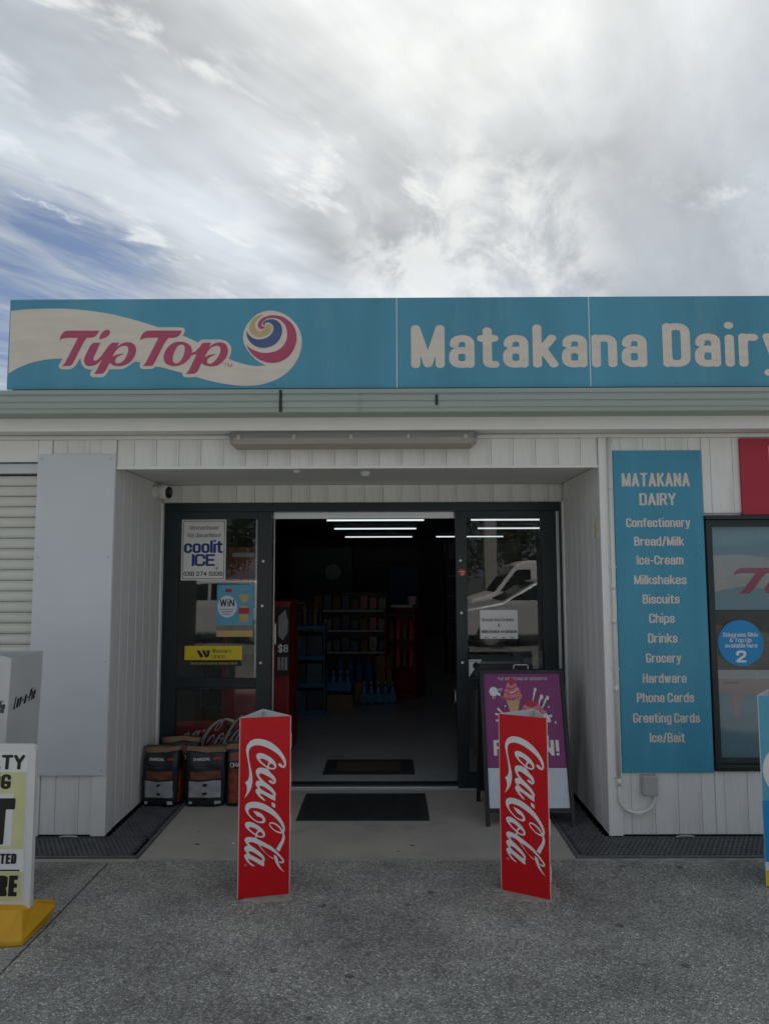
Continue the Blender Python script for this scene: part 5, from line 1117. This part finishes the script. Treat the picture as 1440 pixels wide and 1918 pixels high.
# behind the left fixed glass: dark crates and a shelf; behind the right one a low cabinet
t = thing('magazine_rack', 'dark wire magazine rack behind the left door glass', 'rack', (-1.45, 6.9, FZ))
for z in (.3, .6, .9): MB().box(-.32, .10, -.12, .12, z, z + .02).build('shelf', 'darkmetal', t)
for x in (-.32, .09): MB().box(x, x + .015, -.12, .12, 0, 1.2).build('post', 'iwall', t)
t = thing('freezer_cabinet', 'grey chest freezer behind the right door glass', 'freezer', (1.15, 6.4, FZ))
MB().box(-.42, .55, -.25, .35, 0, .78, ch=.01).build('cabinet', 'iwall', t); MB().box(-.40, -.02, -.22, .33, .781, .80).build('lid', 'boxgrey', t); MB().box(.0, .53, -.22, .33, .781, .83).build('lid', 'boxgrey', t)
t = thing('hanging_poster', 'dim brown chocolate poster hanging behind the left door glass', 'poster', (-1.28, 5.72, 1.52))
MB().box(-.02, .23, 0, .004, 0, .28).build('sheet', 'ember', t); flat('line_print', [rect(.02, .2, .2, .235)], 'boxgrey', t, .003)

# ------------------------------------------------------------ what the glass mirrors, across the car park behind the viewer
def wheel(parent, x, y, r, wd):
    o = MB().tube([(x, y - wd / 2, r), (x, y - wd / 2 + .03, r), (x, y + wd / 2 - .03, r), (x, y + wd / 2, r)], [r * .9, r, r, r * .9], 24).build('wheel', 'tyre', parent)
    MB().tube([(x, y + wd / 2 + .001, r), (x, y + wd / 2 + .015, r)], [r * .62, r * .5], 20).build('rim', 'steel', o)
def side_shell(mb, prof, hw, tumble):
    n = len(prof); V = []
    for s, tz in ((-1, 1), (1, 1)):
        for x, z in prof: V.append((x, s * (hw - tumble * max(0, z - .95)), z))
    F = [(i, (i + 1) % n, n + (i + 1) % n, n + i) for i in range(n)] + [tuple(range(n - 1, -1, -1)), tuple(range(n, 2 * n))]
    mb.add(V, F)
def car(name, label, cat, loc, prof, hw, tumble, glassp, m_, wheels, rz=0, lamps=None, words=None):
    t = thing(name, label, cat, loc, rz); mb = MB(); side_shell(mb, prof, hw, tumble); o = mb.build('body', m_, t)
    md = o.modifiers.new('bevel', 'BEVEL'); md.width = .06; md.segments = 3; md.limit_method = 'ANGLE'; md.angle_limit = R(25)
    for s in (-1, 1):
        for g in glassp:
            V = [(x, s * (hw - tumble * max(0, z - .95) + .004), z) for x, z in g]; finish('side_window', V, [tuple(range(len(V)))], 'carglass', t)
    for x in wheels:
        for s in (-1, 1): wheel(t, x, s * (hw - .10), .33, .22)
    for nm, pts in (lamps or []): finish(nm, pts, [tuple(range(len(pts)))], 'headlamp' if nm == 'headlight' else 'carglass', t)
    return t
PV = [(-2.4, .35), (2.5, .35), (2.55, 1.0), (2.45, 1.95), (2.2, 2.02), (-.85, 2.02), (-1.15, 1.92), (-1.75, 1.15), (-2.35, .98), (-2.48, .75)]
van = car('delivery_van', 'white panel van with dark lettering mirrored in the right door glass', 'van', (4.6, -9.5, -.08), PV, .92, .06, [[(-1.6, 1.18), (-.75, 1.18), (-.75, 1.78), (-1.12, 1.78)]], 'vanwhite', (-1.55, 1.6),
    lamps=[('windscreen', [(-1.76, -.80, 1.17), (-1.76, .80, 1.17), (-1.18, .78, 1.90), (-1.18, -.78, 1.90)]), ('headlight', [(-2.44, .5, .80), (-2.40, .82, .80), (-2.30, .84, .96), (-2.33, .5, .96)])])
BACK = lambda u, v, w: (-u, .87 + .01 + w, v)
text(van, 'better', -1.0, -.1, 1.35, .24, 'pblack', .004, sw=.14, T=BACK)
PC = [(-2.15, .32), (2.1, .32), (2.2, .8), (2.12, 1.05), (1.75, 1.42), (1.2, 1.54), (.0, 1.55), (-.35, 1.48), (-1.1, 1.05), (-1.95, .90), (-2.2, .68)]
car('silver_car', 'silver hatchback parked across the car park, mirrored in the right door glass', 'car', (3.55, -5.6, -.08), PC, .86, .16, [[(-.95, 1.08), (.15, 1.08), (.15, 1.46), (-.30, 1.43)], [(.22, 1.08), (1.15, 1.08), (1.1, 1.44), (.22, 1.46)]], 'silvercar', (-1.35, 1.3),
    lamps=[('windscreen', [(-1.08, -.74, 1.075), (-1.08, .74, 1.075), (-.36, .66, 1.485), (-.36, -.66, 1.485)]), ('headlight', [(-2.19, .40, .70), (-2.1, .84, .72), (-1.97, .84, .86), (-2.08, .4, .86)])])
car('grey_car', 'pale grey hatchback parked across the car park, mirrored in the left door glass', 'car', (-4.3, -6.4, -.08), PC, .86, .16, [[(-.95, 1.08), (.15, 1.08), (.15, 1.46), (-.30, 1.43)], [(.22, 1.08), (1.15, 1.08), (1.1, 1.44), (.22, 1.46)]], 'silvercar', (-1.35, 1.3),
    lamps=[('windscreen', [(-1.08, -.74, 1.075), (-1.08, .74, 1.075), (-.36, .66, 1.485), (-.36, -.66, 1.485)])])
t = thing('utility_pole', 'pale square power pole beyond the car park, mirrored in the right door glass', 'pole', (3.3, -12.5, -.08))
MB().box(-.2, .2, -.2, .2, 0, 9, ch=.02).build('post', 'pole', t); MB().box(-1.2, 1.2, -.06, .06, 8.2, 8.35).build('crossarm', 'bark', t)
def tree(label, x, y, ht, rad, seed):
    t = thing('tree', label, 'tree', (x, y, -.08), 0, 'trees beyond the car park'); r_ = random.Random(seed)
    b = MB(); top = Vector((r_.uniform(-.3, .3), r_.uniform(-.3, .3), ht * .55)); b.tube([(0, 0, 0), (0, 0, ht * .2), tuple(top)], [ht * .035, ht * .028, ht * .015], 8)
    cl = []
    for k in range(9):
        a = r_.uniform(0, 6.28); rr = rad * r_.uniform(.2, .75); c = Vector((rr * math.cos(a), rr * math.sin(a), ht * r_.uniform(.42, .86))); cl.append((c, rad * r_.uniform(.3, .5)))
        b.tube([(0, 0, ht * .25 + .02 * k), tuple(c * .6 + Vector((0, 0, ht * .15))), tuple(c)], [ht * .012, ht * .008, ht * .003], 5)
    b.build('trunk', 'bark', t)
    V = []; F = []
    for c, q in cl:
        for k in range(230):
            d = Vector((r_.gauss(0, 1), r_.gauss(0, 1), r_.gauss(0, .8))).normalized() * q * r_.uniform(.55, 1.05); p = c + d
            a = Vector((r_.gauss(0, 1), r_.gauss(0, 1), r_.gauss(0, 1))).normalized(); e = a.orthogonal().normalized(); s = r_.uniform(.07, .15); n = len(V)
            V += [p - a * s, p + e * s * .5, p + a * s, p - e * s * .5]; F.append((n, n + 1, n + 2, n + 3))
    finish('crown', V, F, 'leaf', t)
for i, (x, y, h_, r_, l_) in enumerate(((-7, -17, 5.2, 2.4, 'bushy tree behind the pale grey hatchback'), (-2.5, -19, 4.6, 2.2, 'low bushy tree left of the power pole'), (1.6, -18, 4.4, 2.2, 'rounded tree just left of the power pole'), (5.0, -18, 5.4, 2.6, 'bushy tree right of the power pole, behind the van'), (9.5, -19, 6.0, 2.8, 'tall tree far right beyond the van'), (-11.5, -19, 6.0, 2.8, 'tall tree far left beyond the car park'))):
    tree(l_, x, y, h_, r_, 20 + i)

# specks and litter on the concrete
for i, (x, y, r_, m_, l_) in enumerate(((-1.13, 4.32, .011, 'pblack', 'dark gum spot near the left grating'), (-1.17, 4.52, .006, 'pblack', 'small dark gum spot left of the left red cover'), (-.92, 4.33, .006, 'pwhite', 'tiny white scrap beside the left red cover'), (-.98, 4.62, .012, 'pgrey', 'crumpled grey scrap beside the charcoal bags'), (.13, 4.3, .009, 'pblack', 'dark gum spot in the middle of the entrance concrete'), (.05, 4.21, .007, 'pblack', 'small dark gum spot near the concrete edge'))):
    rr = random.Random(i); mb = MB(); V = [(x + r_ * math.cos(k * .7) * rr.uniform(.7, 1.2) * 1.4, y + r_ * math.sin(k * .7) * rr.uniform(.7, 1.2), .0028) for k in range(9)] + [(x, y, .0028 + (.006 if 'scrap' in l_ else .001))]
    o = finish('litter_scrap' if 'scrap' in l_ else 'gum_spot', V, [(k, (k + 1) % 9, 9) for k in range(9)], m_); tag(o, l_, 'litter')
